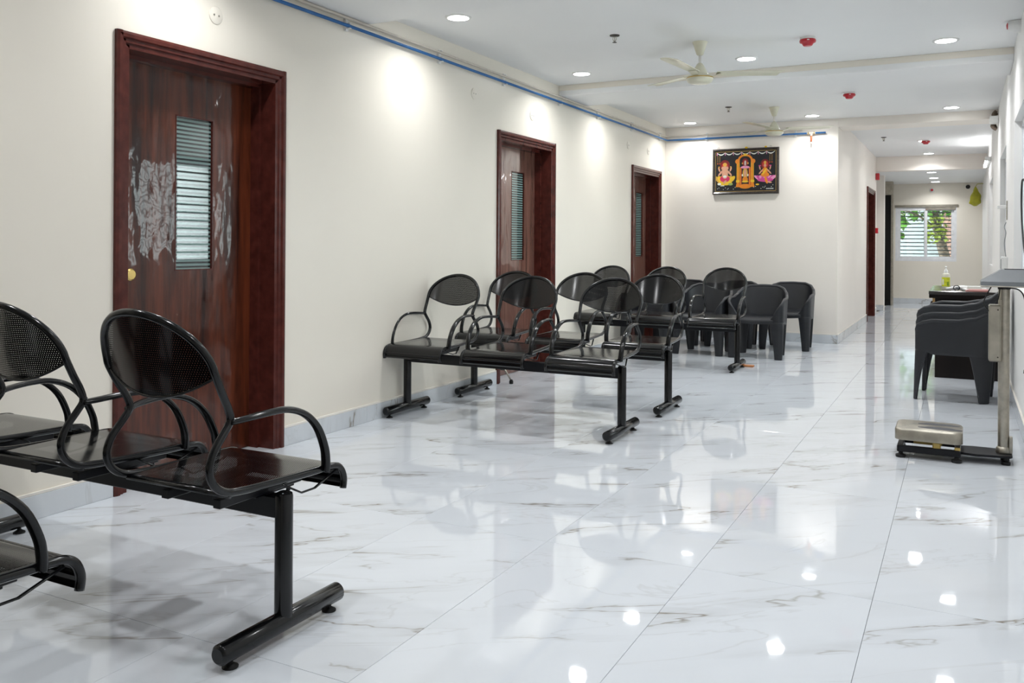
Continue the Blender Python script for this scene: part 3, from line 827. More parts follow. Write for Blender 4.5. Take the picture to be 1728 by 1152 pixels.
# ------------------------------------------------------------------ conduits
cz = 2.470
bp = thing('blue_pipe', 'thin blue water pipe running along the left wall and the picture wall', 'pipe')
part('pipe', MB().tube([(XL+0.030, YN+0.02, cz), (XL+0.030, YB-0.07, cz), (XL+0.036, YB-0.045, cz), (XL+0.055, YB-0.032, cz), (XL+0.08, YB-0.030, cz), (-1.435, YB-0.030, cz)], 0.0105, 10), 'blue', bp, True)
tee = part('tee_branch', MB().tube([(-1.597, YB-0.030, cz-0.012), (-1.597, YB-0.030, cz-0.10)], 0.010, 10), 'orange', bp, True)
part('branch_tail', MB().tube([(-1.597, YB-0.030, cz-0.10), (-1.597, YB-0.030, cz-0.135)], 0.007, 8), 'beige', tee, True)
part('tee_fitting', MB().tube([(-1.645, YB-0.030, cz), (-1.55, YB-0.030, cz)], 0.015, 10).tube([(-1.597, YB-0.030, cz), (-1.597, YB-0.030, cz-0.03)], 0.014, 10), 'beige', bp, 40)
for x in (-1.63, -1.565): part('brass_band', MB().tube([(x-0.006, YB-0.030, cz), (x+0.006, YB-0.030, cz)], 0.0165, 10), 'brass', bp, 40)
up_ = thing('beige_conduit', 'beige conduit running just above the blue pipe', 'pipe')
c2 = 2.518
part('pipe', MB().tube([(XL+0.024, YN+0.02, c2), (XL+0.024, YB-0.065, c2), (XL+0.030, YB-0.04, c2), (XL+0.05, YB-0.027, c2), (XL+0.08, YB-0.024, c2), (-1.70, YB-0.024, c2)], 0.009, 10), 'beige', up_, True)
def clip(parent, P, n):
    nx, ny = n
    mb = MB()
    def bb(t0, t1, w_, z0, z1):
        a = [P[0]+nx*t0, P[0]+nx*t1]; b = [P[1]+ny*t0, P[1]+ny*t1]
        mb.bbox(min(a)-(w_ if nx == 0 else 0), max(a)+(w_ if nx == 0 else 0), min(b)-(w_ if ny == 0 else 0), max(b)+(w_ if ny == 0 else 0), z0, z1, 0.001)
    bb(0.0, 0.018, 0.012, cz-0.030, c2+0.022)
    bb(0.018, 0.044, 0.009, cz-0.018, cz-0.0125); bb(0.018, 0.044, 0.009, cz+0.0125, cz+0.018)
    bb(0.018, 0.036, 0.009, c2+0.010, c2+0.015)
    part('pipe_clip', mb, 'white_pl', parent)
for y in (1.2, 2.2, 3.25, 4.278, 5.346, 6.34, 7.455, 8.42, 9.455, 10.5): clip(bp, (XL, y), (1, 0))
for x in (-2.847, -1.78): clip(bp, (x, YB), (0, -1))

for k, (y, z) in enumerate(((3.237, 2.292), (5.872, 2.306), (6.90, 2.273), (9.38, 2.269), (10.09, 2.271))):
    T = Matrix.Translation((XL, y, z)) @ Matrix.Rotation(pi/2, 4, 'Y')
    lab = ['round white cover plate above the nearest door', 'round white cover plate between nearest and middle door, under the pipe', 'round white cover plate above the middle door',
           'round white cover plate left of the farthest door top', 'round white cover plate above the farthest door'][k]
    g = thing('wall_cover_plate', lab, 'cover plate', (0, 0, 0), 0, 'round white wall cover plates')
    part('disc', MB().lathe([(0.045, 0.0), (0.045, 0.003), (0.040, 0.006), (0.0, 0.0065)], seg=28, M4=T), 'wall', g, 40)
    part('screw', MB().lathe([(0.005, 0.006), (0.005, 0.008)], (0.0, 0.016, 0), seg=10, M4=T).lathe([(0.005, 0.006), (0.005, 0.008)], (0.0, -0.016, 0), seg=10, M4=T), 'steel', g)
    for ob in g.children: ob.location = (0, 0, 0)

# ------------------------------------------------------------------ framed picture
PW, PH = 0.800, 0.560
pic = thing('framed_picture', 'dark framed devotional print of three seated and standing figures on the end wall', 'picture', (-2.366, YB-0.028, 2.048))
pic.rotation_euler = (0, R(-0.0), 0)
fr = MB()
fw = 0.034
prof = [(0.0, 0.027), (0.0, 0.0), (0.006, -0.006), (0.016, -0.008), (0.026, -0.002), (fw, 0.006), (fw, 0.027)]
loops = []
for o, d in prof:
    loops.append([(-PW/2+o, d, -PH/2+o), (PW/2-o, d, -PH/2+o), (PW/2-o, d, PH/2-o), (-PW/2+o, d, PH/2-o)])
vs = [p for lp in loops for p in lp]; fs = []
for i in range(len(prof)):
    j = (i+1) % len(prof)
    for k in range(4): fs.append((i*4+k, i*4+(k+1) % 4, j*4+(k+1) % 4, j*4+k))
fr.add(vs, fs); part('frame', fr, 'picframe', pic)
fil = MB(); iw, ih = PW/2-fw, PH/2-fw
for q in ((-iw, iw, ih-0.005, ih), (-iw, iw, -ih, -ih+0.005), (-iw, -iw+0.005, -ih, ih), (iw-0.005, iw, -ih, ih)):
    fil.box(q[0], q[1], 0.005, 0.010, q[2], q[3])
part('gold_fillet', fil, 'brass', pic)
PC = {'bg': (0.010, 0.010, 0.014), 'white': (0.75, 0.78, 0.72), 'orange': (0.78, 0.24, 0.015), 'yellow': (0.82, 0.52, 0.03), 'red': (0.50, 0.03, 0.025), 'halo': (0.17, 0.012, 0.012), 'skin': (0.66, 0.34, 0.22),
      'pink': (0.62, 0.07, 0.30), 'palepink': (0.78, 0.30, 0.50), 'green': (0.05, 0.14, 0.02), 'gold': (0.66, 0.38, 0.06), 'dark': (0.05, 0.02, 0.015), 'mag': (0.60, 0.03, 0.12), 'grn2': (0.30, 0.40, 0.12)}
names = list(PC)
for n_ in names: M['pr_'+n_] = simple('print '+n_, PC[n_], 0.3, var=0.05, scale=30)
pm = MB(); lay = [0]
SX, SZ_ = 2*(iw-0.004), 2*(ih-0.004)
def poly(pts, col, d=None):
    lay[0] += 1
    yy = 0.0095 - 0.00002*lay[0]
    v = [((px-0.5)*SX, yy, (0.5-py)*SZ_) for px, py in pts]
    pm.add(v, [tuple(range(len(v)))], names.index(col))
def ell(cx, cy, rx, ry, col, a0=0, a1=2*pi, n=20, rot=0):
    pts = []
    for i in range(n if a1-a0 > 6.2 else n+1):
        a = a0+(a1-a0)*i/n
        x, y_ = rx*cos(a), ry*sin(a)
        pts.append((cx+x*cos(rot)-y_*sin(rot), cy+(x*sin(rot)+y_*cos(rot))))
    poly(pts, col)
def rect(x0, y0, x1, y1, col): poly([(x0, y0), (x1, y0), (x1, y1), (x0, y1)], col)
rect(0, 0, 1, 1, 'bg')
for i in range(7):      # garland of swags with tassels
    x0 = 0.02+i*0.138
    top = [(x0+0.138*t/8, 0.01+0.045*sin(pi*t/8)) for t in range(9)]
    bot = [(x0+0.138*t/8, 0.022+0.062*sin(pi*t/8)) for t in range(8, -1, -1)]
    poly(top+bot, 'white')
    rect(x0-0.004, 0.01, x0+0.006, 0.085, 'palepink')
for x in (0.03, 0.065, 0.90, 0.935):  # hanging lamps
    rect(x, 0.09, x+0.004, 0.26, 'gold'); ell(x+0.002, 0.29, 0.014, 0.02, 'halo'); ell(x+0.002, 0.29, 0.006, 0.012, 'orange')
# left seated figure on yellow lotus
ell(0.155, 0.34, 0.085, 0.14, 'halo'); ell(0.155, 0.36, 0.055, 0.09, 'red')
for k, (dx, rt) in enumerate(((-0.115, -0.5), (-0.075, -0.3), (0.075, 0.3), (0.115, 0.5), (-0.04, -0.1), (0.04, 0.1))):
    ell(0.155+dx, 0.70, 0.040, 0.10, 'yellow' if k % 2 else 'gold', rot=rt)
ell(0.155, 0.80, 0.13, 0.045, 'yellow'); ell(0.06, 0.81, 0.03, 0.03, 'white'); ell(0.25, 0.82, 0.04, 0.03, 'grn2')
ell(0.155, 0.68, 0.085, 0.085, 'mag'); ell(0.155, 0.55, 0.052, 0.13, 'skin')
for sg in (-1, 1):
    ell(0.155+sg*0.075, 0.53, 0.018, 0.085, 'skin', rot=-sg*0.5); ell(0.155+sg*0.098, 0.44, 0.014, 0.06, 'skin', rot=sg*0.2); ell(0.155+sg*0.1, 0.38, 0.012, 0.02, 'gold')
    ell(0.155+sg*0.038, 0.41, 0.022, 0.045, 'skin')
ell(0.155, 0.40, 0.032, 0.06, 'skin'); ell(0.155, 0.32, 0.034, 0.05, 'gold'); ell(0.150, 0.49, 0.011, 0.08, 'skin'); ell(0.155, 0.62, 0.03, 0.03, 'white'); ell(0.155, 0.76, 0.02, 0.05, 'skin', rot=0.5)
rect(0.08, 0.845, 0.145, 0.865, 'white')
# centre shrine
ell(0.497, 0.22, 0.125, 0.15, 'orange', pi, 2*pi); ell(0.497, 0.22, 0.092, 0.10, 'bg', pi, 2*pi); ell(0.497, 0.085, 0.03, 0.03, 'yellow')
for sg in (-1, 1):
    c = 0.497+sg*0.118
    rect(c-0.024, 0.22, c+0.024, 0.86, 'yellow'); rect(c-0.014, 0.24, c+0.014, 0.84, 'orange'); ell(c+sg*0.012, 0.25, 0.038, 0.06, 'orange'); rect(c-0.034, 0.72, c+0.034, 0.78, 'yellow')
    poly([(c-0.04, 0.90), (c+0.04, 0.90), (c+0.022, 0.78), (c-0.022, 0.78)], 'orange')
    c2_ = 0.497+sg*0.075
    rect(c2_-0.016, 0.40, c2_+0.016, 0.86, 'red'); rect(c2_-0.008, 0.40, c2_+0.008, 0.84, 'orange')
ell(0.497, 0.88, 0.10, 0.06, 'orange'); ell(0.497, 0.28, 0.055, 0.11, 'halo'); ell(0.497, 0.29, 0.036, 0.08, 'red')
rect(0.437, 0.42, 0.557, 0.82, 'dark'); ell(0.497, 0.40, 0.075, 0.035, 'palepink'); ell(0.497, 0.55, 0.042, 0.13, 'gold'); ell(0.497, 0.55, 0.022, 0.10, 'skin'); ell(0.497, 0.71, 0.045, 0.07, 'orange'); ell(0.497, 0.76, 0.055, 0.025, 'yellow')
ell(0.497, 0.30, 0.024, 0.075, 'dark'); ell(0.497, 0.30, 0.014, 0.07, 'white'); rect(0.494, 0.26, 0.500, 0.37, 'red')
for sg in (-1, 1): ell(0.497+sg*0.046, 0.60, 0.012, 0.03, 'white'); ell(0.497+sg*0.046, 0.30, 0.012, 0.02, 'gold')
# right seated figure on pink lotus
ell(0.825, 0.34, 0.075, 0.13, 'halo'); ell(0.825, 0.34, 0.05, 0.085, 'red')
for k in range(9):
    t = (k-4)/4
    ell(0.83+t*0.125, 0.68+0.02*(1-t*t), 0.030, 0.085, 'pink' if k % 2 else 'palepink', rot=t*0.7)
ell(0.83, 0.73, 0.13, 0.05, 'pink'); ell(0.825, 0.60, 0.07, 0.06, 'orange'); ell(0.825, 0.52, 0.042, 0.11, 'orange'); ell(0.815, 0.52, 0.018, 0.09, 'yellow', rot=0.4)
for sg in (-1, 1):
    ell(0.825+sg*0.065, 0.52, 0.014, 0.075, 'skin', rot=-sg*0.5); ell(0.825+sg*0.085, 0.43, 0.011, 0.05, 'skin', rot=sg*0.15); ell(0.825+sg*0.086, 0.375, 0.02, 0.015, 'pink')
ell(0.825, 0.37, 0.022, 0.042, 'skin'); ell(0.825, 0.30, 0.020, 0.045, 'gold'); ell(0.845, 0.74, 0.022, 0.09, 'orange', rot=-0.2); ell(0.90, 0.79, 0.04, 0.02, 'skin', rot=0.3); ell(0.70, 0.84, 0.03, 0.02, 'yellow')
for x, y_ in ((0.03, 0.93), (0.055, 0.91), (0.13, 0.95), (0.165, 0.91), (0.2, 0.945), (0.215, 0.925), (0.3, 0.945), (0.33, 0.9), (0.64, 0.905), (0.67, 0.89), (0.76, 0.945), (0.79, 0.91), (0.815, 0.915), (0.83, 0.89), (0.93, 0.905), (0.955, 0.86)):
    ell(x, y_, 0.007, 0.01, 'white', n=6)
for i in range(9): rect(0.845+i*0.0135, 0.938, 0.845+i*0.0135+0.010, 0.962, 'white')
part('print', pm, ['pr_'+n_ for n_ in names], pic)
for x, s in ((0.012, 1), (0.245, 0.9)):
    part('marigold', MB().lathe([(0.006*s, -0.012*s), (0.016*s, -0.006*s), (0.018*s, 0.002), (0.010*s, 0.009*s), (0.0, 0.010*s)], (x, -0.002, PH/2+0.008), 12), 'yellow', pic, True)
for x in (-0.33, 0.30):
    part('hook', MB().tube(smooth_path([(x-0.008, 0.012, PH/2), (x-0.01, 0.012, PH/2+0.014), (x, 0.012, PH/2+0.022), (x+0.01, 0.012, PH/2+0.014), (x+0.008, 0.012, PH/2)], 3), 0.002, 6), 'steel', pic)

# ------------------------------------------------------------------ desk
dk = thing('reception_desk', 'dark wood reception desk against the right wall behind the stacked armchairs', 'desk', (0, 0, 0))
dx0, dx1, dy0, dy1, dz = -0.235, XR-0.015, 8.47, 9.62, 0.755
part('desk_top', MB().bbox(dx0-0.03, dx1, dy0-0.03, dy1+0.02, dz-0.03, dz, 0.003), ['desktop'], dk)
part('top_edge', MB().bbox(dx0-0.027, dx1-0.001, dy0-0.026, dy1+0.017, dz-0.062, dz-0.0305, 0.002), 'desk', dk)
part('side_panel', MB().bbox(dx0+0.02, dx1, dy0, dy0+0.02, 0.0, dz-0.063, 0.001), 'desk', dk)
part('side_panel', MB().bbox(dx0+0.02, dx1, dy1-0.02, dy1, 0.0, dz-0.063, 0.001), 'desk', dk)
part('ply_edge', MB().bbox(dx0, dx0+0.0195, dy0, dy0+0.018, 0.35, dz-0.064, 0.001), 'edge_wood', dk)
for k in range(3):
    a = dy0+0.022+k*0.372
    dr = part('drawer', MB().bbox(dx0, dx0+0.0195, a, a+0.366, dz-0.235, dz-0.070, 0.002), 'desk', dk)
    part('drawer_pull', MB().tube(smooth_path([(dx0, a+0.10, dz-0.14), (dx0-0.022, a+0.10, dz-0.14), (dx0-0.022, a+0.18, dz-0.14), (dx0, a+0.18, dz-0.14)], 3), 0.004, 8), 'dark', dr)
part('front_panel', MB().bbox(dx0+0.021, dx0+0.04, dy0+0.021, dy1-0.021, 0.04, dz-0.24, 0.001), 'desk', dk)
part('lock', MB().lathe([(0.010, 0), (0.010, 0.012)], seg=10, M4=Matrix.Translation((dx0, dy0+0.02, dz-0.10)) @ Matrix.Rotation(-pi/2, 4, 'Y')).tube([(dx0-0.012, dy0+0.02, dz-0.10), (dx0-0.02, dy0+0.018, dz-0.13), (dx0-0.016, dy0+0.015, dz-0.165)], 0.003, 6), 'dark', dk)

bo = thing('sanitizer_bottle', 'frosted pump bottle with lime green label standing on the desk', 'bottle', (-0.135, 8.74, dz))
part('body', MB().lathe([(0.030, 0.0), (0.033, 0.004), (0.033, 0.130), (0.030, 0.142), (0.016, 0.150), (0.015, 0.156)], seg=24), 'bottle', bo, 40)
part('label_wrap', MB().lathe([(0.0335, 0.030), (0.0335, 0.112)], seg=24), ['label'], bo, 40)
mbp = MB()
def lab(u, v): 
    a = -pi/2-0.5-0.5*u; return (0.0338*cos(a), 0.0338*sin(a), 0.045+0.05*v)
part('label_motif', MB().grid(lab, 4, 2), 'label_w', bo)
def lab2(u, v):
    a = -pi/2+0.3+0.45*u; return (0.0338*cos(a), 0.0338*sin(a), 0.038+0.034*v)
part('label_leaf', MB().grid(lab2, 4, 2), 'label_g', bo)
pu = part('pump', MB().lathe([(0.016, 0.152), (0.016, 0.168), (0.011, 0.178), (0.005, 0.186), (0.005, 0.203)], seg=18), 'white_pl', bo, 40)
part('pump_head', MB().bbox(-0.010, 0.010, -0.014, 0.012, 0.200, 0.210, 0.003).tube([(0, -0.012, 0.206), (0, -0.034, 0.203)], 0.004, 8), 'white_pl', pu)

th = thing('infrared_thermometer', 'white handheld thermometer lying on the desk beside the bottle', 'thermometer', (-0.055, 8.58, dz), R(4))
part('body', MB().tube(smooth_path([(-0.075, 0, 0.016), (-0.03, 0, 0.022), (0.03, 0.0, 0.028), (0.07, 0, 0.026), (0.085, 0, 0.022)], 3), [0.010+0.012*min(1, i/8) for i in range(13)], 12), 'white_pl', th, True)
part('handle', MB().tube([(0.05, 0, 0.016), (0.075, -0.05, 0.014), (0.085, -0.09, 0.012)], 0.012, 10), 'white_pl', th, True)
part('wrist_loop', MB().tube(smooth_path([(0.0, -0.02, 0.006), (-0.02, -0.028, 0.02), (-0.012, -0.032, 0.042), (0.015, -0.032, 0.045), (0.03, -0.028, 0.025), (0.015, -0.02, 0.006)], 4), 0.0035, 8), 'blackmatte', th, True)
part('screen', MB().bbox(0.0, 0.028, -0.026, -0.018, 0.016, 0.034, 0.002), 'grey_pl', th)
bk = tag(part('pink_register', MB().bbox(0.02, 0.20, 8.46, 8.74, dz+0.0006, dz+0.010, 0.001).bbox(0.022, 0.198, 8.462, 8.738, dz+0.0101, dz+0.014, 0.0005), 'pinkbook'), 'pink covered register book lying on the desk edge behind the scale', 'book')
tag(part('paper_sheets', MB().bbox(0.00, 0.19, 8.80, 9.08, dz+0.0006, dz+0.008, 0.001).bbox(0.02, 0.15, 8.82, 9.02, dz+0.0082, dz+0.030, 0.002), 'paper'), 'stack of white papers on the desk near the wall', 'paper')
tag(part('black_pen', MB().tube([(-0.01, 8.77, dz+0.005), (0.09, 8.76, dz+0.005)], 0.0045, 8), 'rubber', None, True), 'black pen lying on the desk beside the thermometer', 'pen')

# ------------------------------------------------------------------ platform scale
sc = thing('weighing_scale', 'steel platform weighing scale with pole and tilted grey display by the right wall', 'scale', (0, 0, 0))
ZA = 0.0
px0, px1, py0, py1 = -0.325, 0.005, 5.145, 5.435
def rrect(x0, x1, y0, y1, r, n=5):
    pts = []
    for cx, cy, a0 in ((x1-r, y1-r, 0), (x0+r, y1-r, pi/2), (x0+r, y0+r, pi), (x1-r, y0+r, 3*pi/2)):
        for i in range(n+1):
            a = a0+pi/2*i/n; pts.append((cx+r*cos(a), cy+r*sin(a)))
    return pts
pl = MB()
layers = [(0.0, 0.098), (0.0, 0.150), (0.004, 0.157), (0.010, 0.160)]
rings = []
for ins, z in layers:
    rings.append([(x, y_, z) for x, y_ in rrect(px0+ins, px1-ins, py0+ins, py1-ins, 0.045)])
n = len(rings[0]); vs = [p for r_ in rings for p in r_]
fs = [(i*n+k, i*n+(k+1) % n, (i+1)*n+(k+1) % n, (i+1)*n+k) for i in range(len(rings)-1) for k in range(n)] + [tuple(range(3*n, 4*n)), tuple(range(n-1, -1, -1))]
pt = part('platform', pl.add(vs, fs), 'steel_dull', sc, 40)
fm = simple('worn dark foot print', (0.05, 0.05, 0.06), 0.4); M['footwear'] = fm
wear = MB()
for cx, cy, rx, ry, rt in ((-0.115, 5.345, 0.105, 0.034, 0.05), (-0.105, 5.235, 0.11, 0.036, -0.05)):
    pts = []
    for i in range(28):
        a = 2*pi*i/28; k_ = 1+0.08*sin(3*a+cx*30)+0.05*sin(7*a)
        x, y_ = rx*cos(a)*k_, ry*sin(a)*k_
        pts.append((cx+x*cos(rt)-y_*sin(rt), cy+x*sin(rt)+y_*cos(rt), 0.1602))
    wear.add(pts, [tuple(range(28))])
part('worn_patch', wear, 'footwear', pt)
for i in range(7):
    part('scratch', MB().box(-0.305+0.012*i, -0.285+0.014*i, 5.19+0.028*i, 5.193+0.028*i, 0.1599, 0.1603), 'grey_pl', pt) if i < 6 else None
bs = MB()
for q in ((px0+0.012, px1-0.01, py0+0.01, py0+0.035), (px0+0.012, px1-0.01, py1-0.035, py1-0.01), (px0+0.012, px0+0.04, py0+0.035, py1-0.035), (px1-0.04, px1-0.01, py0+0.035, py1-0.035)):
    bs.bbox(q[0], q[1], q[2], q[3], 0.032, 0.066, 0.003)
part('base_frame', bs, 'blackmatte', sc)
for x, y_ in ((px0+0.03, py0+0.03), (px1-0.03, py0+0.03), (px0+0.03, py1-0.03), (px1-0.03, py1-0.03)):
    part('rubber_foot', MB().lathe([(0.024, 0.0), (0.026, 0.004), (0.026, 0.014), (0.012, 0.020), (0.010, 0.034)], (x, y_, 0), 16), 'rubber', sc, 40)
part('load_cell', MB().bbox(px0+0.09, px0+0.23, py0+0.10, py0+0.17, 0.064, 0.099, 0.003), 'ocher', sc)
part('corner_stop', MB().bbox(px0+0.185, px0+0.225, py0+0.02, py0+0.06, 0.060, 0.097, 0.006), 'ocher', sc)
part('corner_stop', MB().bbox(px1-0.04, px1-0.012, py0+0.012, py0+0.035, 0.064, 0.080, 0.004), 'ocher', sc)
part('pole_bracket', MB().prism([(px1-0.03, 5.21), (px1+0.06, 5.19), (0.225, 5.22), (0.235, 5.24), (0.235, 5.38), (0.225, 5.395), (px1+0.06, 5.40), (px1-0.03, 5.38)], 0.040, 0.052, 'z'), 'blackmatte', sc)
part('rubber_foot', MB().lathe([(0.022, 0.0), (0.022, 0.016), (0.010, 0.02), (0.010, 0.041)], (0.205, 5.25, 0), 14).lathe([(0.022, 0.0), (0.022, 0.016), (0.010, 0.02), (0.010, 0.041)], (0.205, 5.36, 0), 14), 'rubber', sc, 40)
PX, PY = 0.195, 5.30
pole = part('pole', MB().lathe([(0.0275, 0.052), (0.0275, 0.931)], (PX, PY, 0), 24), 'steel', sc, 40)
part('pole_collar', MB().lathe([(0.035, 0.052), (0.037, 0.058), (0.034, 0.078), (0.029, 0.086)], (PX, PY, 0), 20).bbox(PX+0.025, PX+0.042, PY-0.02, PY+0.02, 0.052, 0.14, 0.002), 'steel', pole, 40)
part('control_box', MB().bbox(PX-0.072, PX-0.016, PY-0.05, PY+0.055, 0.535, 0.835, 0.006).bbox(PX-0.020, PX-0.012, PY-0.03, PY+0.03, 0.54, 0.86, 0.001), 'steel_dull', sc)
for z in (0.56, 0.81): part('screw', MB().lathe([(0.004, 0), (0.004, 0.003)], seg=8, M4=Matrix.Translation((PX-0.03, PY-0.05, z)) @ Matrix.Rotation(pi/2, 4, 'X')), 'dark', sc)
# tilted display housing on top: wedge
hx0, hx1, hy0, hy1, hz = 0.085, 0.318, 5.20, 5.43, 0.937
hv = [(hx0, hy0, hz), (hx1, hy0, hz), (hx1, hy1, hz), (hx0, hy1, hz), (hx0, hy0, hz+0.022), (hx0+0.095, hy0+0.06, hz+0.085), (hx1, hy0+0.06, hz+0.085), (hx1, hy0, hz+0.022), (hx0, hy1, hz+0.022), (hx0+0.095, hy1-0.05, hz+0.085), (hx1, hy1-0.05, hz+0.085), (hx1, hy1, hz+0.022)]
hf = [(3, 2, 1, 0), (0, 1, 7, 4), (4, 7, 6, 5), (0, 4, 8, 3), (4, 5, 9, 8), (5, 6, 10, 9), (8, 9, 10, 11), (3, 8, 11, 2), (1, 2, 11, 10, 6, 7)]
dh = part('display_housing', MB().add(hv, hf), 'grey_pl', sc)
part('housing_lip', MB().bbox(hx0-0.002, hx1, hy0-0.002, hy1+0.002, hz-0.006, hz-0.0002, 0.001), 'steel', dh)
part('display_screen', MB().bbox(hx0+0.11, hx1-0.02, hy0+0.08, hy1-0.07, hz+0.0852, hz+0.088, 0.001), 'blackmatte', dh)
part('pole_cap', MB().lathe([(0.030, -0.02), (0.031, -0.0065)], (PX, PY, hz), 16), 'rubber', dh, 40)
cb = MB().tube(smooth_path([(PX-0.06, PY, 0.93), (PX-0.085, PY-0.02, 0.88), (PX-0.095, PY-0.03, 0.84), (PX-0.07, PY-0.03, 0.80), (PX-0.045, PY-0.03, 0.785)], 5), 0.0032, 7)
cb.tube(smooth_path([(PX-0.02, PY-0.03, 0.93), (PX-0.028, PY-0.04, 0.87), (PX-0.04, PY-0.045, 0.84)], 4), 0.0028, 7)
part('cable', cb, 'rubber', sc, True)
wc = MB().tube(smooth_path([(PX+0.02, PY-0.04, 0.925), (PX+0.06, PY-0.05, 0.92), (PX+0.085, PY-0.06, 0.89), (PX+0.096, PY-0.06, 0.82), (PX+0.092, PY-0.07, 0.75), (PX+0.098, PY-0.06, 0.66), (PX+0.106, PY-0.05, 0.58), (PX+0.10, PY-0.06, 0.53), (PX+0.094, PY-0.06, 0.50)], 5), 0.0034, 7)
part('power_cable', wc, 'rubber', sc, True)
part('power_plug', MB().tube([(PX+0.094, PY-0.06, 0.505), (PX+0.092, PY-0.062, 0.485)], 0.006, 8), 'rubber', sc, True)
tag(part('wall_cable', MB().tube(smooth_path([(XR-0.006, 5.92, 1.52), (XR-0.012, 6.02, 1.545), (XR-0.014, 6.12, 1.53), (XR-0.012, 6.20, 1.42), (XR-0.01, 6.16, 1.28), (XR-0.01, 6.0, 1.16), (XR-0.008, 5.86, 1.08), (XR-0.006, 5.80, 1.0)], 5), 0.0055, 8), 'rubber', None, True), 'black cable looping down the right wall beside the nearest window', 'cable')

# ------------------------------------------------------------------ lift portal in the lobby
lp = thing('lift_portal', 'black granite lift pillar with steel head panel in the corridor lobby', 'lift')
part('granite_jamb', MB().bbox(-1.352, -1.245, 18.36, 18.60, 0.0, 2.135, 0.003), 'granite', lp)
part('steel_strip', MB().bbox(-1.372, -1.3525, 18.36, 18.60, 0.0, 2.135, 0.001), 'steel', lp)
part('steel_strip', MB().bbox(-1.2445, -1.205, 18.42, 18.60, 0.0, 2.135, 0.001), 'steel', lp)
part('head_panel', MB().bbox(-1.42, -1.21, 18.37, 18.60, 2.136, ZL-0.002, 0.002), 'steel_dull', lp)
part('handle', MB().tube([(-1.362, 18.345, 0.98), (-1.362, 18.345, 1.25)], 0.010, 10), 'steel', lp, True)
part('side_wall', MB().bbox(-1.50, -1.375, 18.40, YF-0.002, 0.0, 2.135, 0.002), 'steel_dull', lp)

# ------------------------------------------------------------------ small wall things
g = thing('fire_sounder', 'red fire alarm sounder box high on the corridor wall end', 'alarm', (XC+0.03, 15.70, 2.30))
part('body', MB().bbox(-0.028, 0.03, -0.06, 0.06, -0.055, 0.055, 0.006), 'red', g)
part('grille', MB().bbox(-0.02, 0.022, -0.0615, -0.06, -0.04, 0.04, 0.0005), 'red', g)
g = thing('call_point', 'small red fire call point on the corridor wall beside the door', 'alarm', (XC+0.025, 15.62, 1.40))
part('body', MB().bbox(-0.024, 0.026, -0.045, 0.045, -0.045, 0.045, 0.005), 'red', g)
part('push_glass', MB().bbox(0.0262, 0.028, -0.025, 0.025, -0.025, 0.025, 0.0005), 'white_pl', g)
g = thing('dome_camera', 'small black dome camera on the far wall under the ceiling', 'camera', (0.08, YF-0.02, 2.315))
part('mount', MB().lathe([(0.045, 0.0), (0.045, 0.018)], seg=20, M4=Matrix.Translation((0, 0.02, 0)) @ Matrix.Rotation(pi/2, 4, 'X')), 'white_pl', g, 40)
part('dome', MB().lathe([(0.040, 0.018), (0.038, 0.04), (0.028, 0.055), (0.012, 0.063), (0.0, 0.064)], seg=20, M4=Matrix.Translation((0, 0.02, 0)) @ Matrix.Rotation(pi/2, 4, 'X')), 'rubber', g, True)
g = thing('far_wall_detector', 'small white and red sensor on the far wall above the window', 'detector', (-0.555, YF-0.002, 2.265))
part('base', MB().lathe([(0.045, 0.0), (0.045, 0.02), (0.03, 0.04)], seg=20, M4=Matrix.Rotation(pi/2, 4, 'X')), 'white_pl', g, 40)
part('red_cap', MB().lathe([(0.026, 0.04), (0.024, 0.055), (0.01, 0.062)], seg=16, M4=Matrix.Rotation(pi/2, 4, 'X')), 'red', g, 40)
# yellow carrier bag hung at the far right corner
def bagf(u, v):
    a = 2*pi*u; r_ = interp([(0, 0.012), (0.18, 0.05), (0.5, 0.105), (0.85, 0.115), (1.0, 0.03)], v)
    k_ = 1+0.14*sin(3*a+5*v)+0.07*sin(7*a-9*v)
    return (r_*k_*cos(a)*0.8, r_*k_*sin(a)*0.55, -0.36*v)
g = thing('hanging_bag', 'yellow green plastic bag hanging high on the right wall near the far window', 'bag', (0.20, 18.35, 2.26))
part('sack', MB().grid(bagf, 24, 14), 'bag', g, True)
part('tie', MB().tube([(0, 0, 0.0), (0.03, 0, 0.05), (0.128, 0, 0.055)], 0.006, 7), 'bag', g, True)
g = thing('tube_light', 'lit white fluorescent tube fitting on the corridor right wall', 'light', (XR, 13.95, 2.28))
part('batten', MB().bbox(-0.035, -0.001, -0.60, 0.60, 0.02, 0.075, 0.004), 'white_pl', g)
part('lamp_tube', MB().tube([(-0.055, -0.57, 0.045), (-0.055, 0.57, 0.045)], 0.014, 12), 'tube', g, True)
for y in (-0.585, 0.585): part('lamp_holder', MB().bbox(-0.072, -0.001, y-0.014, y+0.014, 0.02, 0.075, 0.003), 'white_pl', g)
g = thing('wall_speaker', 'small white and red hooter on the right wall near the ceiling', 'speaker', (XR, 6.62, 2.60))
part('body', MB().lathe([(0.050, 0.0), (0.050, 0.03), (0.035, 0.07), (0.02, 0.075)], seg=20, M4=Matrix.Rotation(-pi/2, 4, 'Y')), 'white_pl', g, 40)
part('red_lens', MB().lathe([(0.022, 0.072), (0.020, 0.080), (0.01, 0.084)], seg=16, M4=Matrix.Rotation(-pi/2, 4, 'Y')), 'red', g, 40)
g = thing('junction_box', 'open brown cable junction with white cover on the right wall beside the corridor beam', 'junction box', (XR, 10.62, 2.50))
part('cover', MB().bbox(-0.085, -0.001, -0.05, 0.05, -0.045, 0.035, 0.006), 'white_pl', g)
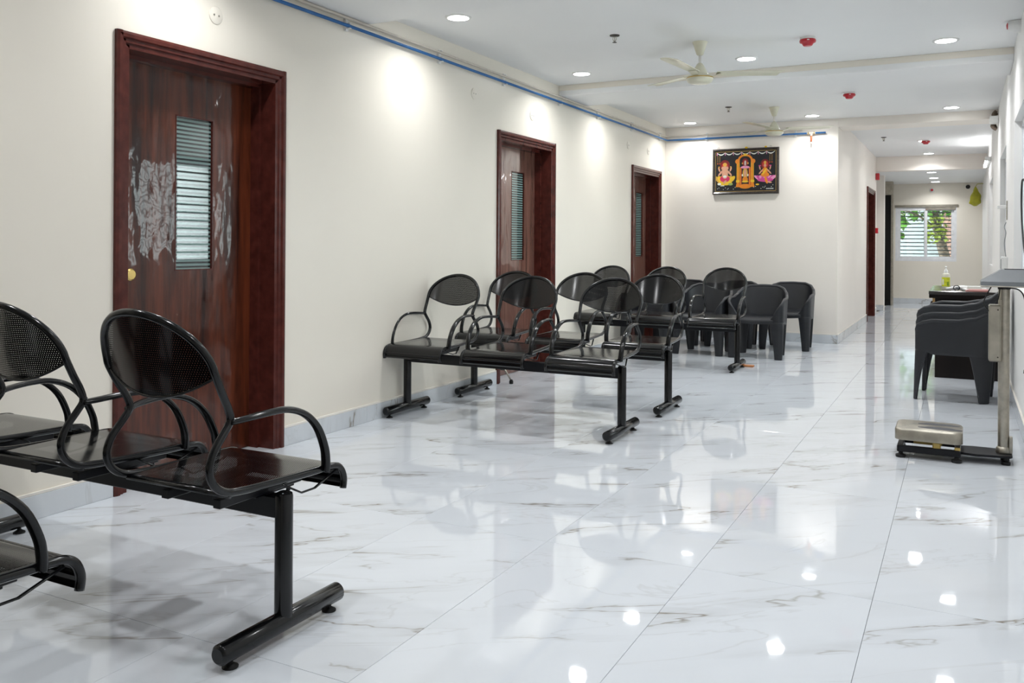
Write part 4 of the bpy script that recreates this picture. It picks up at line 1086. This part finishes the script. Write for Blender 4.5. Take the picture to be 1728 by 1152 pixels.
part('cable_bundle', MB().tube(smooth_path([(-0.02, 0.06, 0.10), (-0.05, 0.07, 0.06), (-0.03, 0.08, 0.0), (-0.06, 0.07, -0.06), (-0.02, 0.06, -0.10)], 4), 0.018, 8).tube(smooth_path([(-0.01, 0.10, 0.08), (-0.05, 0.11, 0.02), (-0.02, 0.10, -0.08)], 4), 0.014, 8), 'bark', g, True)
g = thing('door_stay', 'small white bracket arm on the right wall above the desk', 'bracket', (XR, 8.42, 1.47))
part('plate', MB().bbox(-0.008, -0.001, -0.02, 0.02, -0.10, 0.06, 0.001), 'steel', g)
part('arm', MB().bbox(-0.075, -0.008, -0.012, 0.012, -0.008, 0.022, 0.002), 'white_pl', g)
g = thing('switch_box', 'white socket box on the right wall behind the scale display', 'socket', (XR, 8.40, 0.99))
part('box', MB().bbox(-0.045, -0.001, -0.06, 0.06, -0.07, 0.07, 0.004), 'white_pl', g)
part('socket_face', MB().bbox(-0.048, -0.0455, -0.045, 0.045, -0.05, 0.05, 0.001), 'grey_pl', g)
part('lead', MB().tube(smooth_path([(-0.01, 0.02, 0.07), (-0.02, 0.06, 0.18), (-0.01, 0.03, 0.27), (-0.02, 0.07, 0.32), (-0.008, 0.06, 0.36)], 5), 0.003, 6), 'grey_pl', g, True)

tag(part('wood_block', MB().bbox(-1.86, -1.74, 8.285, 8.345, 0.0005, 0.016, 0.003), 'woodblock'), 'orange brown wood block on the floor under the foot of the farthest bench', 'block')
g = thing('door_stopper', 'small metal door stopper at the foot of the middle door', 'door stopper', (XL+0.05, 6.30, 0))
part('arm', MB().tube([(0.0, 0.0, 0.13), (0.055, 0.02, 0.03)], 0.007, 8), 'steel', g, True)
part('rubber_tip', MB().lathe([(0.016, 0.0), (0.017, 0.02), (0.010, 0.035)], (0.058, 0.021, 0), 12), 'rubber', g, 40)
part('hinge', MB().bbox(-0.028, 0.006, -0.012, 0.012, 0.11, 0.15, 0.002), 'dark', g)

# ------------------------------------------------------------------ outside
struct('sky_block_storeys', MB().box(XL-3, XR+0.16, YN, YF+0.16, ZC+0.13, 11.0), 'outer', 'unseen block added above the ceiling to cut sky light', 'building')  # mass out of view, added to cut sky light in the yard
tag(part('yard_ground', MB().box(-14, 30, 19.6, 45, -0.35, -0.3).box(0.6, 30, -14, 19.6, -0.35, -0.3), 'ground'), 'pale concrete yard outside the windows', 'ground')['kind'] = 'structure'
ow = thing('white_building', 'white rendered building wall outside the far window', 'building', (-2.0, 24.0, -0.3))
part('wall', MB().box(-6, 7, 0, 0.3, 0, 13.0), 'outer', ow)  # upper height is unseen, raised to shade the yard from the sky
part('parapet', MB().box(-6.05, 7.05, -0.06, 0.36, 13.0, 13.1), 'outer', ow)
nb = thing('daylight_block_wall', 'unseen tall pale wall added to block daylight from the corridor windows', 'building', (2.6, 11.0, -0.3))  # out of view, added to dim the daylight reaching the corridor
part('wall', MB().box(0, 0.3, 0, 12.5, 0, 9.0), 'outer', nb)
part('coping', MB().box(-0.05, 0.35, -0.05, 12.55, 9.0, 9.1), 'outer', nb)
pb = thing('brick_pillar', 'pale brick pier outside the far window, right of the trunk', 'pillar', (-0.10, 23.4, -0.3))
bmesh_b = MB().bbox(-0.118, 0.118, -0.055, 0.055, 0, 0.066, 0.004).mesh('brick', 'brick')
part('core', MB().box(-0.30, 0.30, -0.05, 0.20, 0, 3.4), 'ground', pb)
for r_ in range(46):
    for c_ in (-1, 0, 1):
        xx = c_*0.246 + (0.0 if r_ % 2 else 0.06) - 0.03
        link('brick', bmesh_b, pb, (xx, -0.06, 0.01+r_*0.074))
tr = thing('yard_tree', 'leaning tree with green leaves outside the far window', 'tree', (-0.42, 21.9, -0.3))
part('trunk', MB().tube(smooth_path([(0.36, 0.1, 0.0), (0.22, 0.05, 0.6), (0.06, 0, 1.2), (-0.06, 0, 1.7), (-0.2, 0, 2.4), (-0.3, 0, 3.6)], 4), [0.125-0.002*i for i in range(21)], 12), 'bark', tr, True)
part('branch', MB().tube(smooth_path([(-0.08, 0, 1.8), (-0.5, -0.1, 2.15), (-0.95, -0.2, 2.3), (-1.3, -0.25, 2.2)], 4), 0.025, 8), 'bark', tr, True)
part('branch', MB().tube(smooth_path([(-0.16, 0, 2.2), (0.1, -0.2, 2.6), (0.5, -0.3, 2.7)], 4), 0.03, 8), 'bark', tr, True)
def leaves(n, box, size, seed):
    rnd = random.Random(seed); mb = MB()
    for i in range(n):
        c = Vector([rnd.uniform(a, b) for a, b in box]); s = size*rnd.uniform(0.6, 1.3)
        q = Matrix.Rotation(rnd.uniform(0, 6.3), 3, 'Z') @ Matrix.Rotation(rnd.uniform(-1.2, 1.2), 3, 'X') @ Matrix.Rotation(rnd.uniform(-0.8, 0.8), 3, 'Y')
        pts = [(0, -s, 0), (s*0.5, -s*0.3, 0.1*s), (s*0.45, s*0.35, 0.1*s), (0, s, -0.05*s), (-s*0.45, s*0.35, 0.1*s), (-s*0.5, -s*0.3, 0.1*s), (0, 0, 0)]
        mb.add([c + q @ Vector(p) for p in pts], [(0, 1, 6), (1, 2, 6), (2, 3, 6), (3, 4, 6), (4, 5, 6), (5, 0, 6)])
    return mb
o = part('foliage', leaves(900, ((-1.9, 1.0), (-0.5, 0.6), (2.05, 3.6)), 0.09, 3), 'leaf', tr, True); o['kind'] = 'stuff'
o = part('foliage', leaves(500, ((-1.9, 1.0), (0.2, 1.0), (2.0, 3.4)), 0.08, 5), 'leafy', tr, True); o['kind'] = 'stuff'
o = part('hanging_leaves', leaves(60, ((-1.30, -0.75), (-0.4, 0.0), (1.65, 2.1)), 0.11, 9), 'leaf', tr, True); o['kind'] = 'stuff'
o = part('trunk_creeper', leaves(90, ((-0.35, 0.10), (-0.3, -0.16), (1.5, 2.1)), 0.07, 12), 'leafy', tr, True); o['kind'] = 'stuff'
